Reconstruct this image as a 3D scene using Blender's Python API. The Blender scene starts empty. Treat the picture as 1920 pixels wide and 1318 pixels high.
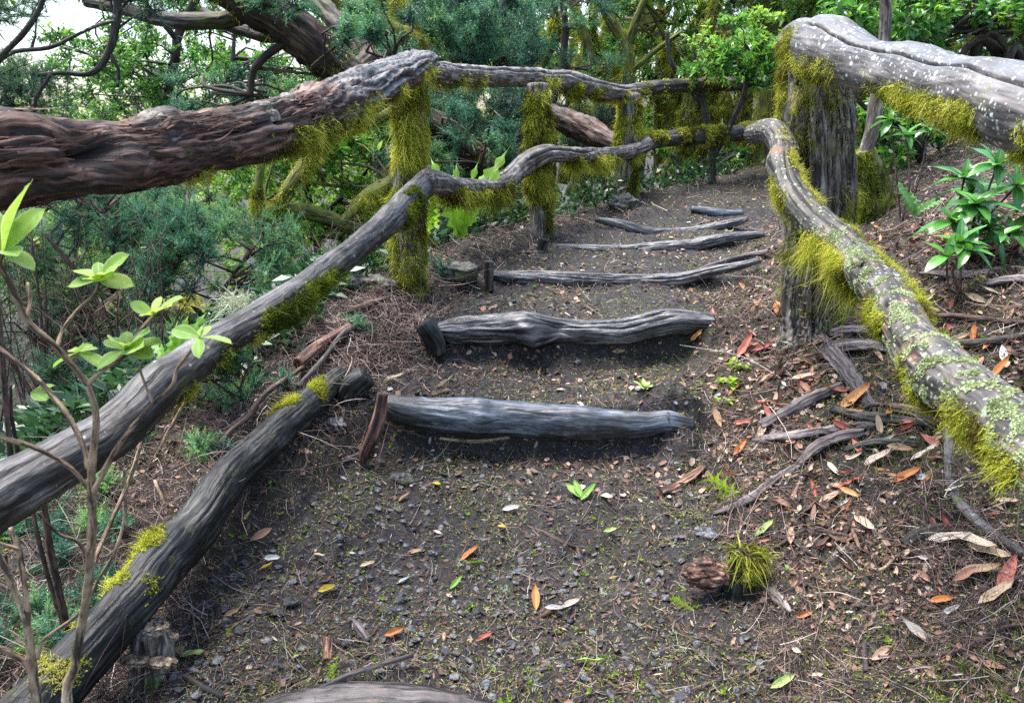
import bpy, math, numpy as np
from mathutils import Vector
PI = math.pi
SC = bpy.context.scene
COL = SC.collection
rng = np.random.default_rng(7)

# ------------------------------------------------------------------ camera model
CAMZ, PITCH, F = 1.5, math.radians(15), 1507.0
FWD = np.array([0, math.cos(PITCH), -math.sin(PITCH)])
UPV = np.array([0, math.sin(PITCH), math.cos(PITCH)])
CAM = np.array([0, 0, CAMZ])

def at(px, py, d):
    """world point seen at a photograph pixel, d metres ahead"""
    v = FWD + np.array([1, 0, 0]) * (px - 960) / F - UPV * (py - 659) / F
    return CAM + v * (d / v[1])

def path3(pts, d0=None, d1=None):
    """[(px,py,half_px[,d])] -> points, radii; without d, 1/d runs linearly along the screen length"""
    q = np.array([p[:3] for p in pts], float)
    if len(pts[0]) > 3:
        D = np.array([p[3] for p in pts], float)
    else:
        l = np.r_[0, np.cumsum(np.hypot(*np.diff(q[:, :2], axis=0).T))]
        t = l / l[-1]
        D = 1 / ((1 - t) / d0 + t / (d1 or d0))
    P = np.array([at(a, b, d) for (a, b, _), d in zip(q, D)])
    R = q[:, 2] * ((P - CAM) @ FWD) / F
    return P, R

# ------------------------------------------------------------------ noise
_pr = np.random.default_rng(3)
PERM = _pr.permutation(256)
GRAD = _pr.normal(size=(256, 3)); GRAD /= np.linalg.norm(GRAD, axis=1)[:, None]

def pn(p):
    p = np.asarray(p, float)
    i = np.floor(p).astype(int); f = p - i
    u = f * f * f * (f * (f * 6 - 15) + 10)
    out = 0
    for a in (0, 1):
        for b in (0, 1):
            for c in (0, 1):
                h = PERM[(PERM[(PERM[(i[..., 0] + a) & 255] + i[..., 1] + b) & 255] + i[..., 2] + c) & 255]
                g = GRAD[h]
                d = g[..., 0] * (f[..., 0] - a) + g[..., 1] * (f[..., 1] - b) + g[..., 2] * (f[..., 2] - c)
                w = (u[..., 0] if a else 1 - u[..., 0]) * (u[..., 1] if b else 1 - u[..., 1]) * (u[..., 2] if c else 1 - u[..., 2])
                out = out + w * d
    return out * 1.5

def fbm(p, o=4, g=.5):
    s, a = 0, 1.
    p = np.asarray(p, float)
    for k in range(o):
        s = s + a * pn(p + k * 17.3); p = p * 2.03; a *= g
    return s

def sstep(a, b, x):
    t = np.clip((x - a) / (b - a), 0, 1)
    return t * t * (3 - 2 * t)

def unit(v):
    v = np.asarray(v, float)
    return v / np.maximum(np.linalg.norm(v, axis=-1, keepdims=True), 1e-9)

# ------------------------------------------------------------------ mesh collector
class G:
    def __init__(s):
        s.V = []; s.T = []; s.Q = []; s.tint = []; s.grain = []; s.aux = []; s.n = 0
    def add(s, V, Q=None, T=None, tint=.5, grain=None, aux=0.):
        V = np.asarray(V, float).reshape(-1, 3); m = len(V)
        s.V.append(V)
        if Q is not None and len(Q): s.Q.append(np.asarray(Q, int) + s.n)
        if T is not None and len(T): s.T.append(np.asarray(T, int) + s.n)
        s.tint.append(np.broadcast_to(np.asarray(tint, float).ravel(), (m,)))
        s.aux.append(np.broadcast_to(np.asarray(aux, float).ravel(), (m,)))
        s.grain.append(V if grain is None else np.asarray(grain, float).reshape(-1, 3))
        s.n += m
        return s
    def mesh(s, name, off=(0, 0, 0), smooth=True):
        V = np.concatenate(s.V) - np.asarray(off, float)
        Q = np.concatenate(s.Q) if s.Q else np.zeros((0, 4), int)
        T = np.concatenate(s.T) if s.T else np.zeros((0, 3), int)
        me = bpy.data.meshes.new(name)
        me.vertices.add(len(V)); me.vertices.foreach_set('co', V.astype(np.float32).ravel())
        idx = np.r_[Q.ravel(), T.ravel()].astype(np.int32)
        me.loops.add(len(idx)); me.loops.foreach_set('vertex_index', idx)
        tot = np.r_[np.full(len(Q), 4), np.full(len(T), 3)].astype(np.int32)
        me.polygons.add(len(tot))
        me.polygons.foreach_set('loop_start', np.r_[0, np.cumsum(tot)[:-1]].astype(np.int32))
        me.polygons.foreach_set('loop_total', tot)
        me.polygons.foreach_set('use_smooth', np.full(len(tot), smooth))
        for nm, ar in (('tint', s.tint), ('aux', s.aux)):
            a = me.attributes.new(nm, 'FLOAT', 'POINT'); a.data.foreach_set('value', np.concatenate(ar).astype(np.float32))
        a = me.attributes.new('grain', 'FLOAT_VECTOR', 'POINT'); a.data.foreach_set('vector', np.concatenate(s.grain).astype(np.float32).ravel())
        me.update(calc_edges=True)
        return me

def obj(name, g, m, parent=None, smooth=True):
    off = (0, 0, 0)
    if parent is not None:
        r = parent
        while r.parent: r = r.parent
        off = tuple(r.location)
    me = g.mesh(name, off, smooth)
    me.materials.append(m)
    o = bpy.data.objects.new(name, me); COL.objects.link(o)
    if parent is not None: o.parent = parent
    return o

def tag(o, label=None, cat=None, group=None, kind=None):
    if label: o['label'] = label
    if cat: o['category'] = cat
    if group: o['group'] = group
    if kind: o['kind'] = kind
    return o

def thing(name, label, cat, loc, group=None):
    o = bpy.data.objects.new(name, None); COL.objects.link(o)
    o.location = tuple(float(v) for v in loc); o.empty_display_size = .1
    return tag(o, label, cat, group)

def solo(name, g, m, label, cat, loc, group=None, kind=None, smooth=True):
    """a thing that is one mesh, origin at its base"""
    me = g.mesh(name, loc, smooth); me.materials.append(m)
    o = bpy.data.objects.new(name, me); COL.objects.link(o); o.location = tuple(float(v) for v in loc)
    return tag(o, label, cat, group, kind)

# ------------------------------------------------------------------ shapes
def spline(P, R, ds):
    P = np.asarray(P, float); R = np.asarray(R, float)
    if len(P) < 3:
        Pd = P[0] + (P[-1] - P[0]) * np.linspace(0, 1, 40)[:, None]; Rd = np.interp(np.linspace(0, 1, 40), np.linspace(0, 1, len(R)), R)
    else:
        X = np.c_[P, R]; X = np.vstack([2 * X[0] - X[1], X, 2 * X[-1] - X[-2]])
        out = []
        for i in range(1, len(X) - 2):
            t = np.linspace(0, 1, 14, endpoint=False)[:, None]
            a, b, c, d = X[i - 1], X[i], X[i + 1], X[i + 2]
            out.append(.5 * (2 * b + (c - a) * t + (2 * a - 5 * b + 4 * c - d) * t ** 2 + (3 * b - a - 3 * c + d) * t ** 3))
        out = np.vstack(out + [X[-2][None]]); Pd, Rd = out[:, :3], np.maximum(out[:, 3], 1e-4)
    L = np.r_[0, np.cumsum(np.linalg.norm(np.diff(Pd, axis=0), axis=1))]
    n = max(3, int(L[-1] / ds) + 1); s = np.linspace(0, L[-1], n)
    return np.c_[[np.interp(s, L, Pd[:, k]) for k in range(3)]].T, np.interp(s, L, Rd), s

def frame(P, ref):
    T = unit(np.gradient(P, axis=0)); n = len(P)
    N = np.zeros_like(P); v = np.asarray(ref, float); v = v - (v @ T[0]) * T[0]
    if np.linalg.norm(v) < 1e-3: v = np.cross(T[0], [1, 0, .3])
    N[0] = unit(v)
    for i in range(1, n):
        v = N[i - 1] - (N[i - 1] @ T[i]) * T[i]; N[i] = v / max(np.linalg.norm(v), 1e-9)
    return T, N, np.cross(T, N)

def grid_quads(n, m, wrap=True):
    i = np.arange(n - 1)[:, None]; j = np.arange(m if wrap else m - 1)[None]
    a = i * m + j; b = i * m + (j + 1) % m
    return np.stack([a, b, b + m, a + m], -1).reshape(-1, 4)

def tube(g, P, R, ns=6, ds=.05, tint=.5, aux=0., ref=(0, 0, 1), rough=0.):
    P, R, s = spline(P, R, ds)
    T, N, B = frame(P, ref)
    th = np.linspace(0, 2 * PI, ns, endpoint=False)
    D = np.cos(th)[None, :, None] * N[:, None] + np.sin(th)[None, :, None] * B[:, None]
    r = R[:, None] * np.ones(ns)
    if rough: r = r * (1 + rough * fbm(P[:, None] * 6 + D * 1.1, 3))
    V = (P[:, None] + D * r[..., None]).reshape(-1, 3)
    gr = np.stack([np.cos(th)[None] * R[:, None], np.sin(th)[None] * R[:, None], np.repeat(s[:, None], ns, 1)], -1)
    n = len(P)
    V = np.vstack([V, P[0], P[-1]]); gr = np.vstack([gr.reshape(-1, 3), [0, 0, 0], [0, 0, s[-1]]])
    j = np.arange(ns); k = (j + 1) % ns
    Tt = np.vstack([np.stack([np.full(ns, n * ns), k, j], 1), np.stack([np.full(ns, n * ns + 1), (n - 1) * ns + j, (n - 1) * ns + k], 1)])
    g.add(V, grid_quads(n, ns), Tt, tint, gr, aux)
    return P, R, D

def fr_at(P, px):
    """fraction along P; values above 2 are photograph columns"""
    if px <= 2: return px
    q = P - CAM; x = 960 + F * q[:, 0] / np.maximum(q @ FWD, .05); return float(np.argmin(abs(x - px))) / (len(P) - 1)

def log(g, P, R, ns=56, ds=.012, seed=0, lump=.1, ridge=.05, rfreq=4., rlen=3., cracks=(), knots=(), ref=(0, 0, 1), tint=.5, fine=.012, groove=.6):
    """a barked log: lumps, grain ridges running along it, drying cracks and knots"""
    P, R, s = spline(P, R, ds)
    T, N, B = frame(P, ref)
    n = len(P); th = np.linspace(0, 2 * PI, ns, endpoint=False); TH = th[None] + 0 * s[:, None]; S = s[:, None] + 0 * TH
    D = np.cos(TH)[..., None] * N[:, None] + np.sin(TH)[..., None] * B[:, None]
    r = R[:, None] * (1 + lump * fbm(P[:, None] * 5 + D * .55 + seed * 3.1, 3))
    wob = .5 * pn(np.stack([S * 2.5, 0 * S + seed, 0 * S], -1))
    q = np.stack([np.cos(TH + wob) * rfreq, np.sin(TH + wob) * rfreq, S * rlen + seed * 7], -1)
    rd = pn(q); rd2 = pn(q * np.array([2.3, 2.3, 2.]) + 9)
    r = r + R[:, None] * ridge * ((.5 - np.abs(rd) * 1.6) + .5 * (.5 - np.abs(rd2) * 1.6))
    rd3 = np.abs(pn(np.stack([np.cos(TH + wob) * rfreq * 3.1, np.sin(TH + wob) * rfreq * 3.1, S * rlen * 1.1 + seed], -1)))
    r = r + R[:, None] * ridge * .42 * (np.clip(rd3 * 5, 0, 1) - .6)
    r = r + R[:, None] * fine * pn(np.stack([np.cos(TH) * 14, np.sin(TH) * 14, S * 14], -1))
    aux = np.clip(np.clip(.62 - np.abs(rd) * 4., 0, 1) * groove + np.clip(.5 - np.abs(rd2) * 4., 0, 1) * groove * .7 + np.clip(.4 - rd3 * 4., 0, 1) * groove, 0, .9)
    for c in cracks:   # (theta, wander, s0, s1, width, depth)
        f = s / s[-1]
        tc = c[0] + c[1] * fbm(np.stack([s * 2.2, 0 * s + seed + c[0], 0 * s], -1), 3)
        dt = (TH - tc[:, None] + PI) % (2 * PI) - PI
        env = (sstep(c[2], c[2] + .06, f) * (1 - sstep(c[3] - .06, c[3], f)))[:, None]
        k = np.exp(-(dt * R[:, None] / c[4]) ** 2) * env
        r = r - .5 * c[5] * k; aux = np.maximum(aux, k)
    for k in knots:    # (frac, theta, size, height, hole)
        dt = (TH - k[1] + PI) % (2 * PI) - PI
        d2 = ((S - fr_at(P, k[0]) * s[-1]) / 1.5) ** 2 + (dt * R[:, None]) ** 2
        r = r + k[3] * np.exp(-d2 / k[2] ** 2)
        if k[4]:
            h = np.exp(-d2 / (k[2] * .5) ** 2); r = r - k[4] * h; aux = np.maximum(aux, h)
    V = P[:, None] + D * r[..., None]
    gr = np.stack([np.cos(TH) * R.mean(), np.sin(TH) * R.mean(), S], -1)
    Vs = [V.reshape(-1, 3)]; Gs = [gr.reshape(-1, 3)]; As = [aux.ravel()]; base = n * ns; Q = [grid_quads(n, ns)]; Tr = []
    j = np.arange(ns); kk = (j + 1) % ns
    for end, e in ((0, 0), (1, n - 1)):
        prev = e * ns + j; c = P[e]
        for f, push in ((.82, .10), (.45, .14)):
            rv = c + (V[e] - c) * f + T[e] * (1 if end else -1) * R[e] * push * (1 + .6 * pn(np.stack([np.cos(th) * 3, np.sin(th) * 3, 0 * th + f * 5 + seed], -1)))[:, None]
            Vs.append(rv); Gs.append(gr[e] * f + np.array([0, 0, .7])); As.append(np.full(ns, .25)); cur = base + j; base += ns
            a = np.stack([prev, prev[kk], cur[kk], cur], 1); Q.append(a if end else a[:, ::-1]); prev = cur
        Vs.append((c + T[e] * (1 if end else -1) * R[e] * .12)[None]); Gs.append(np.array([[0, 0, .7]])); As.append([.3])
        a = np.stack([prev, prev[kk], np.full(ns, base)], 1); Tr.append(a if end else a[:, ::-1]); base += 1
    if callable(tint): tint = np.concatenate([np.repeat(tint(s / s[-1]), ns), np.full(len(np.vstack(Vs)) - n * ns, .5)])
    g.add(np.vstack(Vs), np.vstack(Q), np.vstack(Tr), tint, np.vstack(Gs), np.concatenate(As))
    return dict(V=V, D=D, s=s, f=s / s[-1], R=R, T=T, P=P)

def strands(g, root, d, L, W, K=4, sag=.5, curl=.25, r=rng, tint=None, flat=True, taper=1.):
    root = np.asarray(root, float); n = len(root); d = unit(d)
    L = np.broadcast_to(L, (n,)); W = np.broadcast_to(W, (n,))
    t = np.linspace(0, 1, K)[None, :, None]
    c1 = r.normal(size=(n, 1, 3)); c2 = r.normal(size=(n, 1, 3)); ph = r.uniform(0, 6.28, (n, 1, 1))
    P = root[:, None] + d[:, None] * L[:, None, None] * t + np.array([0, 0, -1]) * (sag * L)[:, None, None] * t ** 2 \
        + (c1 * t ** 2 * curl + c2 * np.sin(t * 5 + ph) * curl * .35 * t) * L[:, None, None]
    side = unit(np.cross(d, r.normal(size=(n, 3))))
    w = W[:, None, None] * (1 - taper * t ** 2 * .92) * .5
    if flat:
        V = np.stack([P - side[:, None] * w, P + side[:, None] * w], 2); m = 2
        q = np.array([[2 * k, 2 * k + 1, 2 * k + 3, 2 * k + 2] for k in range(K - 1)])
    else:
        b = unit(np.cross(d, side)); m = 3
        V = np.stack([P + w * (math.cos(a) * side[:, None] + math.sin(a) * b[:, None]) for a in (0, 2.094, 4.189)], 2)
        q = np.array([[3 * k + a, 3 * k + (a + 1) % 3, 3 * k + 3 + (a + 1) % 3, 3 * k + 3 + a] for k in range(K - 1) for a in range(3)])
    Q = (q[None] + (np.arange(n) * m * K)[:, None, None]).reshape(-1, 4)
    ti = r.uniform(0, 1, n) if tint is None else np.broadcast_to(tint, (n,))
    g.add(V.reshape(-1, 3), Q, None, np.repeat(ti, m * K), None, np.repeat(np.tile(np.linspace(0, 1, K), (n, 1)).ravel(), m))

def frames(y, hint):
    y = unit(y); x = unit(np.cross(y, hint)); z = np.cross(x, y)
    return np.stack([x, y, z], -1)          # columns

def scatter(g, tp, pos, fr, sc, tint):
    V, Q, T, A = tp; n = len(pos); m = len(V)
    sc = np.asarray(sc, float); sc = np.broadcast_to(sc[:, None] if sc.ndim == 1 else sc, (n, 3))
    W = np.einsum('nij,nmj->nmi', fr, V[None] * sc[:, None]) + np.asarray(pos)[:, None]
    o = (np.arange(n) * m)[:, None, None]
    g.add(W.reshape(-1, 3), (Q[None] + o).reshape(-1, 4) if len(Q) else None, (T[None] + o).reshape(-1, 3) if len(T) else None,
          np.repeat(np.broadcast_to(tint, (n,)), m), None, np.tile(A, n))

def leaf_tp(rows=6, w=.18, fold=.25, curve=.25, cols=3, shape=None, wav=0.):
    """unit-length blade along +Y; aux: 0 midrib .. 1 edge"""
    t = np.linspace(0, 1, rows); shape = shape or (lambda t: np.sin(PI * t ** .8) ** .8)
    c = np.linspace(-1, 1, cols); V = []; A = []
    for i, ti in enumerate(t):
        for ci in c:
            x = ci * w * max(shape(ti), .012)
            V.append((x, ti - .04 * abs(ci), abs(x) * fold - curve * ti * ti + wav * math.sin(ti * 11 + ci * 2) * abs(ci)))
            A.append(abs(ci))
    return np.array(V), grid_quads(rows, cols, False), np.zeros((0, 3), int), np.array(A)

LEAF2 = (np.array([[0, 0, 0], [-.2, .45, .06], [0, 1, -.1], [.2, .45, .06]]), np.array([[0, 3, 2, 1]]), np.zeros((0, 3), int), np.array([0, 1, .5, 1.]))
LEAF = leaf_tp(5, .19, .3, .2)
LANCE = leaf_tp(9, .135, .45, .3, 5, lambda t: max(0, math.sin(PI * t ** .85)) ** .75, .012)
OVATE = leaf_tp(8, .2, .35, .12, 5, lambda t: max(0, math.sin(PI * t ** 1.25)) ** .7 if t > .02 else .1, .01)
DRY = leaf_tp(7, .15, .7, -.35, 5, lambda t: max(0, math.sin(PI * t ** .9)) ** .8, .03)
def _lobe(t):
    k = (t * 6.5) % 1; e = math.sin(PI * min(1, t * 1.02 + .08)) ** .5
    return e * (.28 + .72 * (1 - abs(2 * k - 1)))
LOBED = leaf_tp(27, .17, .25, .3, 3, lambda t: max(0, _lobe(t)))

def sprig_tp(n=18, stem=.012, nl=.16, r=np.random.default_rng(5)):
    """heath sprig, unit long along +Y, whorls of needles"""
    V = []; T = []; A = []
    V += [(-stem, 0, 0), (stem, 0, 0), (0, 1, 0)]; T.append((0, 1, 2)); A += [0, 0, .2]
    for i in range(n):
        y = .08 + .92 * i / n; a = i * 2.4; dx, dz = math.cos(a), math.sin(a)
        b = len(V); l = nl * (1.1 - .45 * y); px, pz = -dz * .022, dx * .022
        V += [(px, y, pz), (-px, y, -pz), (dx * l, y + l * .75, dz * l)]; T.append((b, b + 1, b + 2)); A += [.3, .3, 1]
    return np.array(V), np.zeros((0, 4), int), np.array(T), np.array(A)
SPRIG, SPRIG_FAR = sprig_tp(20), sprig_tp(8, .02, .2)
def _fat(tp, k):
    V = tp[0].copy(); return (V * np.array([k, 1, k]), tp[1], tp[2], tp[3])

# ------------------------------------------------------------------ materials
class NT:
    def __init__(s, name):
        s.m = bpy.data.materials.new(name); s.m.use_nodes = True; s.t = s.m.node_tree; s.t.nodes.clear()
        s.out = s.t.nodes.new('ShaderNodeOutputMaterial')
    def n(s, typ, ins=None, **kw):
        x = s.t.nodes.new('ShaderNode' + typ)
        for k, v in kw.items(): setattr(x, k, v)
        for k, v in (ins or {}).items():
            sk = x.inputs[k]
            if isinstance(v, bpy.types.NodeSocket): s.t.links.new(v, sk)
            else: sk.default_value = v
        return x
    def attr(s, name, o='Fac'): return s.n('Attribute', attribute_name=name).outputs[o]
    def math(s, op, a, b=0., c=0.):
        return s.n('Math', {0: a, 1: b, 2: c}, operation=op).outputs[0]
    def ramp(s, fac, stops):
        x = s.n('ValToRGB', {'Fac': fac}); e = x.color_ramp.elements
        while len(e) < len(stops): e.new(.5)
        for el, (p, c) in zip(e, stops):
            el.position = p; el.color = (*c, 1) if len(c) == 3 else c
        return x.outputs['Color']
    def rng(s, v, a, b, c=0., d=1.): return s.n('MapRange', {'Value': v, 'From Min': a, 'From Max': b, 'To Min': c, 'To Max': d}).outputs['Result']
    def mix(s, f, a, b, mode='MIX'):
        x = s.n('Mix', data_type='RGBA', blend_type=mode, clamp_factor=True)
        for i, v in ((0, f), (6, a), (7, b)):
            if isinstance(v, bpy.types.NodeSocket): s.t.links.new(v, x.inputs[i])
            else: x.inputs[i].default_value = v if i == 0 else ((*v, 1) if len(v) == 3 else v)
        return x.outputs[2]
    def noise(s, vec, scale, detail=4., rough=.55, o='Fac', **kw):
        return s.n('TexNoise', {'Vector': vec, 'Scale': scale, 'Detail': detail, 'Roughness': rough}, **kw).outputs[o]
    def vmul(s, v, k): return s.n('VectorMath', {0: v, 1: k}, operation='MULTIPLY').outputs[0]
    def bump(s, h, st=.5, dist=.01, nrm=None):
        d = {'Height': h, 'Strength': st, 'Distance': dist}
        if nrm is not None: d['Normal'] = nrm
        return s.n('Bump', d).outputs['Normal']
    def done(s, sh): s.t.links.new(sh, s.out.inputs['Surface']); return s.m
    def princ(s, col, rough, nrm=None, spec=.5):
        d = {'Base Color': col, 'Roughness': rough, 'Specular IOR Level': spec}
        if nrm is not None: d['Normal'] = nrm
        return s.n('BsdfPrincipled', d).outputs[0]

def wood(name, ramp, gs=(16, 16, 1.6), rough=(.45, .8), spots=None, patch=None, top=None, bump=.7, dark=(.012, .009, .008), moss=None, spec=.4, fine=52, worn=None, n3w=.3, crk=(.455, .385)):
    t = NT(name); gr = t.attr('grain', 'Vector'); co = t.n('TexCoord').outputs['Object']
    wv = t.n('VectorMath', {0: gr, 1: t.vmul(t.noise(gr, 9., 2, .5, 'Color'), (.03, .03, .03))}, operation='ADD').outputs[0]
    n1 = t.noise(t.vmul(wv, (gs[0] * 2.6, gs[1] * 2.6, gs[2] * 2.6)), 1., 5, .6)
    n2 = t.noise(co, 6., 4, .65); n3 = t.noise(t.vmul(wv, (fine * 1.5, fine * 1.5, fine * .11)), 1., 3, .55)
    f = t.math('ADD', t.math('MULTIPLY', n1, .55), t.math('ADD', t.math('MULTIPLY', n2, .32), t.math('MULTIPLY', n3, n3w)))
    c = t.ramp(t.rng(t.math('DIVIDE', f, (.87 + n3w) / 1.09), .42, .66), ramp)
    nz = t.n('SeparateXYZ', {0: t.n('NewGeometry').outputs['Normal']}).outputs['Z']
    if top: c = t.mix(t.math('MULTIPLY', t.rng(nz, .15, .85), t.rng(n2, .35, .6, 0, top[1])), c, top[0])  # upward faces tinted blue-grey: weathering, plus wet sheen put into the colour
    if patch:
        for (sc, lo, hi, pc) in patch:
            pv = t.noise(co, sc, 5, .65)
            c = t.mix(t.rng(pv, lo, hi), c, pc)
    if moss: c = t.mix(t.rng(t.noise(co, moss[0], 5, .7), moss[1], moss[2]), c, moss[3])
    if spots:
        for (sc, size, thr, pc) in spots:
            w = t.n('VectorMath', {0: co, 1: t.vmul(t.noise(co, sc * 1.3, 3, .6, 'Color'), (.22 / sc,) * 3)}, operation='ADD').outputs[0]
            v = t.n('TexVoronoi', {'Vector': w, 'Scale': sc, 'Randomness': 1.})
            keep = t.math('GREATER_THAN', t.n('SeparateColor', {0: v.outputs['Color']}).outputs[0], thr)
            rad = t.math('MULTIPLY', t.n('SeparateColor', {0: v.outputs['Color']}).outputs[1], size)
            sp = t.math('MULTIPLY', keep, t.rng(t.math('SUBTRACT', rad, v.outputs['Distance']), 0, .14))
            c = t.mix(t.math('MULTIPLY', sp, .9), c, pc)
    ck = t.rng(n3, crk[0], crk[1]) if crk else t.math('MULTIPLY', t.rng(n3, .62, .5), t.rng(n1, .47, .40)); c = t.mix(t.math('MULTIPLY', ck, .8), c, dark)
    if worn:
        wm_ = t.math('MULTIPLY', t.rng(t.math('ADD', t.attr('tint'), t.math('MULTIPLY', t.math('SUBTRACT', n2, .5), .9)), .45, .75), t.rng(nz, -.25, .35)); c = t.mix(wm_, c, t.mix(n1, worn[0], worn[1]))
    cr = t.attr('aux'); c = t.mix(t.rng(cr, .2, .8, 0, .92), c, dark)
    h = t.math('ADD', t.math('MULTIPLY', n1, 1.), t.math('MULTIPLY', n3, .6))
    nr = t.bump(h, bump, .009)
    return t.done(t.princ(c, t.rng(n1, .3, .75, rough[0], rough[1]), nr, spec))

def leafm(name, stops, edge=None, rough=.45, trans=.3, spec=.5, rib=None, back=None, vein=0, root=None):
    t = NT(name); ti = t.attr('tint'); ax = t.attr('aux')
    c = t.ramp(ti, stops)
    if edge: c = t.mix(t.rng(ax, edge[0], 1.), c, edge[1])
    if rib: c = t.mix(t.rng(ax, .16, .0), c, rib)
    if root: c = t.mix(t.rng(ax, .55, .0), c, root)
    if vein:
        nv = t.noise(t.n('TexCoord').outputs['Object'], vein, 3, .6); c = t.mix(t.rng(nv, .5, .7, 0, .5), c, back or (.1, .05, .02))
    p = t.princ(c, rough, None, spec)
    if trans:
        tr = t.n('BsdfTranslucent', {'Color': t.mix(.5, c, t.mix(1., c, (1.6, 1.5, .5), 'MULTIPLY'))}).outputs[0]
        return t.done(t.n('MixShader', {0: trans, 1: p, 2: tr}).outputs[0])
    return t.done(p)

M = {}
# ------------------------------------------------------------------ the slope and the stepped path
PATHZ = np.array([(-14, -2.6), (-3, -.95), (0.2, -.28), (1.2, -.11), (1.80, -.01), (1.9, .045), (2.4, .095), (2.97, .212), (3.06, .235), (3.10, .285), (3.14, .425), (3.2, .44), (3.52, .446), (3.64, .455),
                  (3.70, .52), (3.745, .63), (3.8, .655), (4.1, .658), (4.42, .666), (4.48, .70), (4.53, .742), (5.15, .768), (5.22, .79), (5.3, .818), (5.7, .825), (5.76, .84), (5.85, .862),
                  (6.32, .878), (6.4, .91), (6.5, .94), (7.5, 1.03), (9, 1.12), (12, 1.26), (20, 1.7), (60, 4.5)])
BANKZ = np.array([(-14, -2.6), (-3, -.95), (1, -.14), (1.9, .03), (2.5, .20), (3, .36), (3.4, .47), (3.7, .565), (4.5, .715), (5.3, .815), (6.5, .96), (7.5, 1.05), (9, 1.14), (12, 1.27), (20, 1.7), (60, 4.5)])
ER = np.array([(-5, .8), (1.9, .68), (3, .74), (3.7, .82), (4.5, 1.15), (5.2, 1.45), (6, 1.85), (7, 2.5), (9, 4.2), (12, 7)])
EL = np.array([(-5, -1.3), (1.8, -.98), (2.4, -.88), (3.1, -.62), (3.7, -.42), (4.5, -.14), (5.2, .2), (5.8, .55), (6.4, 1.2), (7.5, 2.0), (9, 3.2), (12, 5)])

def raw_h(x, y):
    wob = .05 * np.sin(x * 3.1 + 1) + .035 * np.sin(x * 7.3)
    zp = np.interp(y + .25 * wob, *PATHZ.T); zb = np.interp(y, *BANKZ.T)
    er = np.interp(y, *ER.T); el = np.interp(y, *EL.T)
    k = sstep(-.16, .04, er - x) * sstep(-.12, .06, x - el)
    k = k * (1 - sstep(6.6, 7.6, y))
    z = zb * (1 - k) + zp * k
    dr = np.maximum(x - er, 0); dr = 3.2 * np.tanh(dr / 3.2); z = z + .42 * np.sqrt(dr * dr + .03) - .42 * math.sqrt(.03)
    z = z - .045 * k * sstep(.25, .75, x / np.maximum(er, .1)) * 0
    for mx, my, mh, ms in ((.70, 3.07, .13, .085), (.66, 3.24, .05, .09), (.95, 3.70, .085, .09), (-.62, 3.22, .05, .12), (-.40, 3.80, .04, .1)):
        z = z + mh * np.exp(-((x - mx) ** 2 + (y - my) ** 2) / ms ** 2)
    dl = np.maximum(el - .12 - x, 0)
    z = z + .09 * np.exp(-((dl - .22) / .2) ** 2) * sstep(2.2, 3, y) * (1 - sstep(5, 6, y)) * (dl > 0)
    fall = np.maximum(dl - .55 + .15 * sstep(3, 5, y), 0)
    z = z - np.minimum(.62 * fall * fall / (fall + .35), 3.2)
    return z, k

def axis(a, b, step, lo, hi, gr=1.13):
    m = np.arange(a, b, step); o = [m]; s = step; v = b; up = []
    while v < hi: up.append(v); s *= gr; v += s
    s = step; v = a; dn = []
    while v > lo: s *= gr; v -= s; dn.append(v)
    return np.r_[dn[::-1], m, up, hi]
GX = axis(-1.7, 2.2, .011, -30, 30); GY = axis(1.3, 4.9, .011, -14, 45, 1.05)
XX, YY = np.meshgrid(GX, GY)
ZZ, KK = raw_h(XX, YY)
_p = np.stack([XX, YY, 0 * XX], -1)
near = np.clip(3.2 / np.maximum(np.abs(YY), 1.5), .3, 1)
rough = 1 - .45 * KK
ZZ = ZZ + .055 * fbm(_p * 1.7, 2) * rough + .028 * fbm(_p * 7, 3) * (.55 + .45 * rough) * near ** .5
clod = np.maximum(fbm(_p * 34 + 5, 3), -.2) * (1 + 1.1 * sstep(.15, .5, fbm(_p * 2.2 + 9, 2)) * (1 - KK))
ZZ = ZZ + .012 * clod * near + .007 * pn(_p * 85) * near + .012 * np.abs(fbm(_p * 12 + 77, 3)) * near * (1 - .5 * KK)
# steep faces of the steps crumble more
gy = np.gradient(ZZ, axis=0) / np.maximum(np.gradient(YY, axis=0), 1e-6)
ZZ = ZZ + .022 * fbm(_p * 18 + 31, 3) * sstep(.45, 1.0, gy) * near

def hgt(x, y):
    x = np.asarray(x, float); y = np.asarray(y, float)
    i = np.clip(np.searchsorted(GX, x) - 1, 0, len(GX) - 2); j = np.clip(np.searchsorted(GY, y) - 1, 0, len(GY) - 2)
    u = np.clip((x - GX[i]) / (GX[i + 1] - GX[i]), 0, 1); v = np.clip((y - GY[j]) / (GY[j + 1] - GY[j]), 0, 1)
    return (ZZ[j, i] * (1 - u) + ZZ[j, i + 1] * u) * (1 - v) + (ZZ[j + 1, i] * (1 - u) + ZZ[j + 1, i + 1] * u) * v
def pathk(x, y): return raw_h(np.asarray(x, float), np.asarray(y, float))[1]
def gnorm(x, y, e=.03):
    return unit(np.stack([-(hgt(x + e, y) - hgt(x - e, y)) / (2 * e), -(hgt(x, y + e) - hgt(x, y - e)) / (2 * e), np.ones_like(np.asarray(x, float))], -1))
_ds = np.geomspace(.9, 40, 1500)
def gd(px, py):
    """distance ahead at which the pixel's ray meets the ground"""
    P = np.array([at(px, py, 1.)]) - CAM; pts = CAM + P * _ds[:, None]
    b = pts[:, 2] <= hgt(pts[:, 0], pts[:, 1])
    return _ds[np.argmax(b)] if b.any() else 12.
def gp(px, py): 
    d = gd(px, py); return at(px, py, d)

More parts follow.
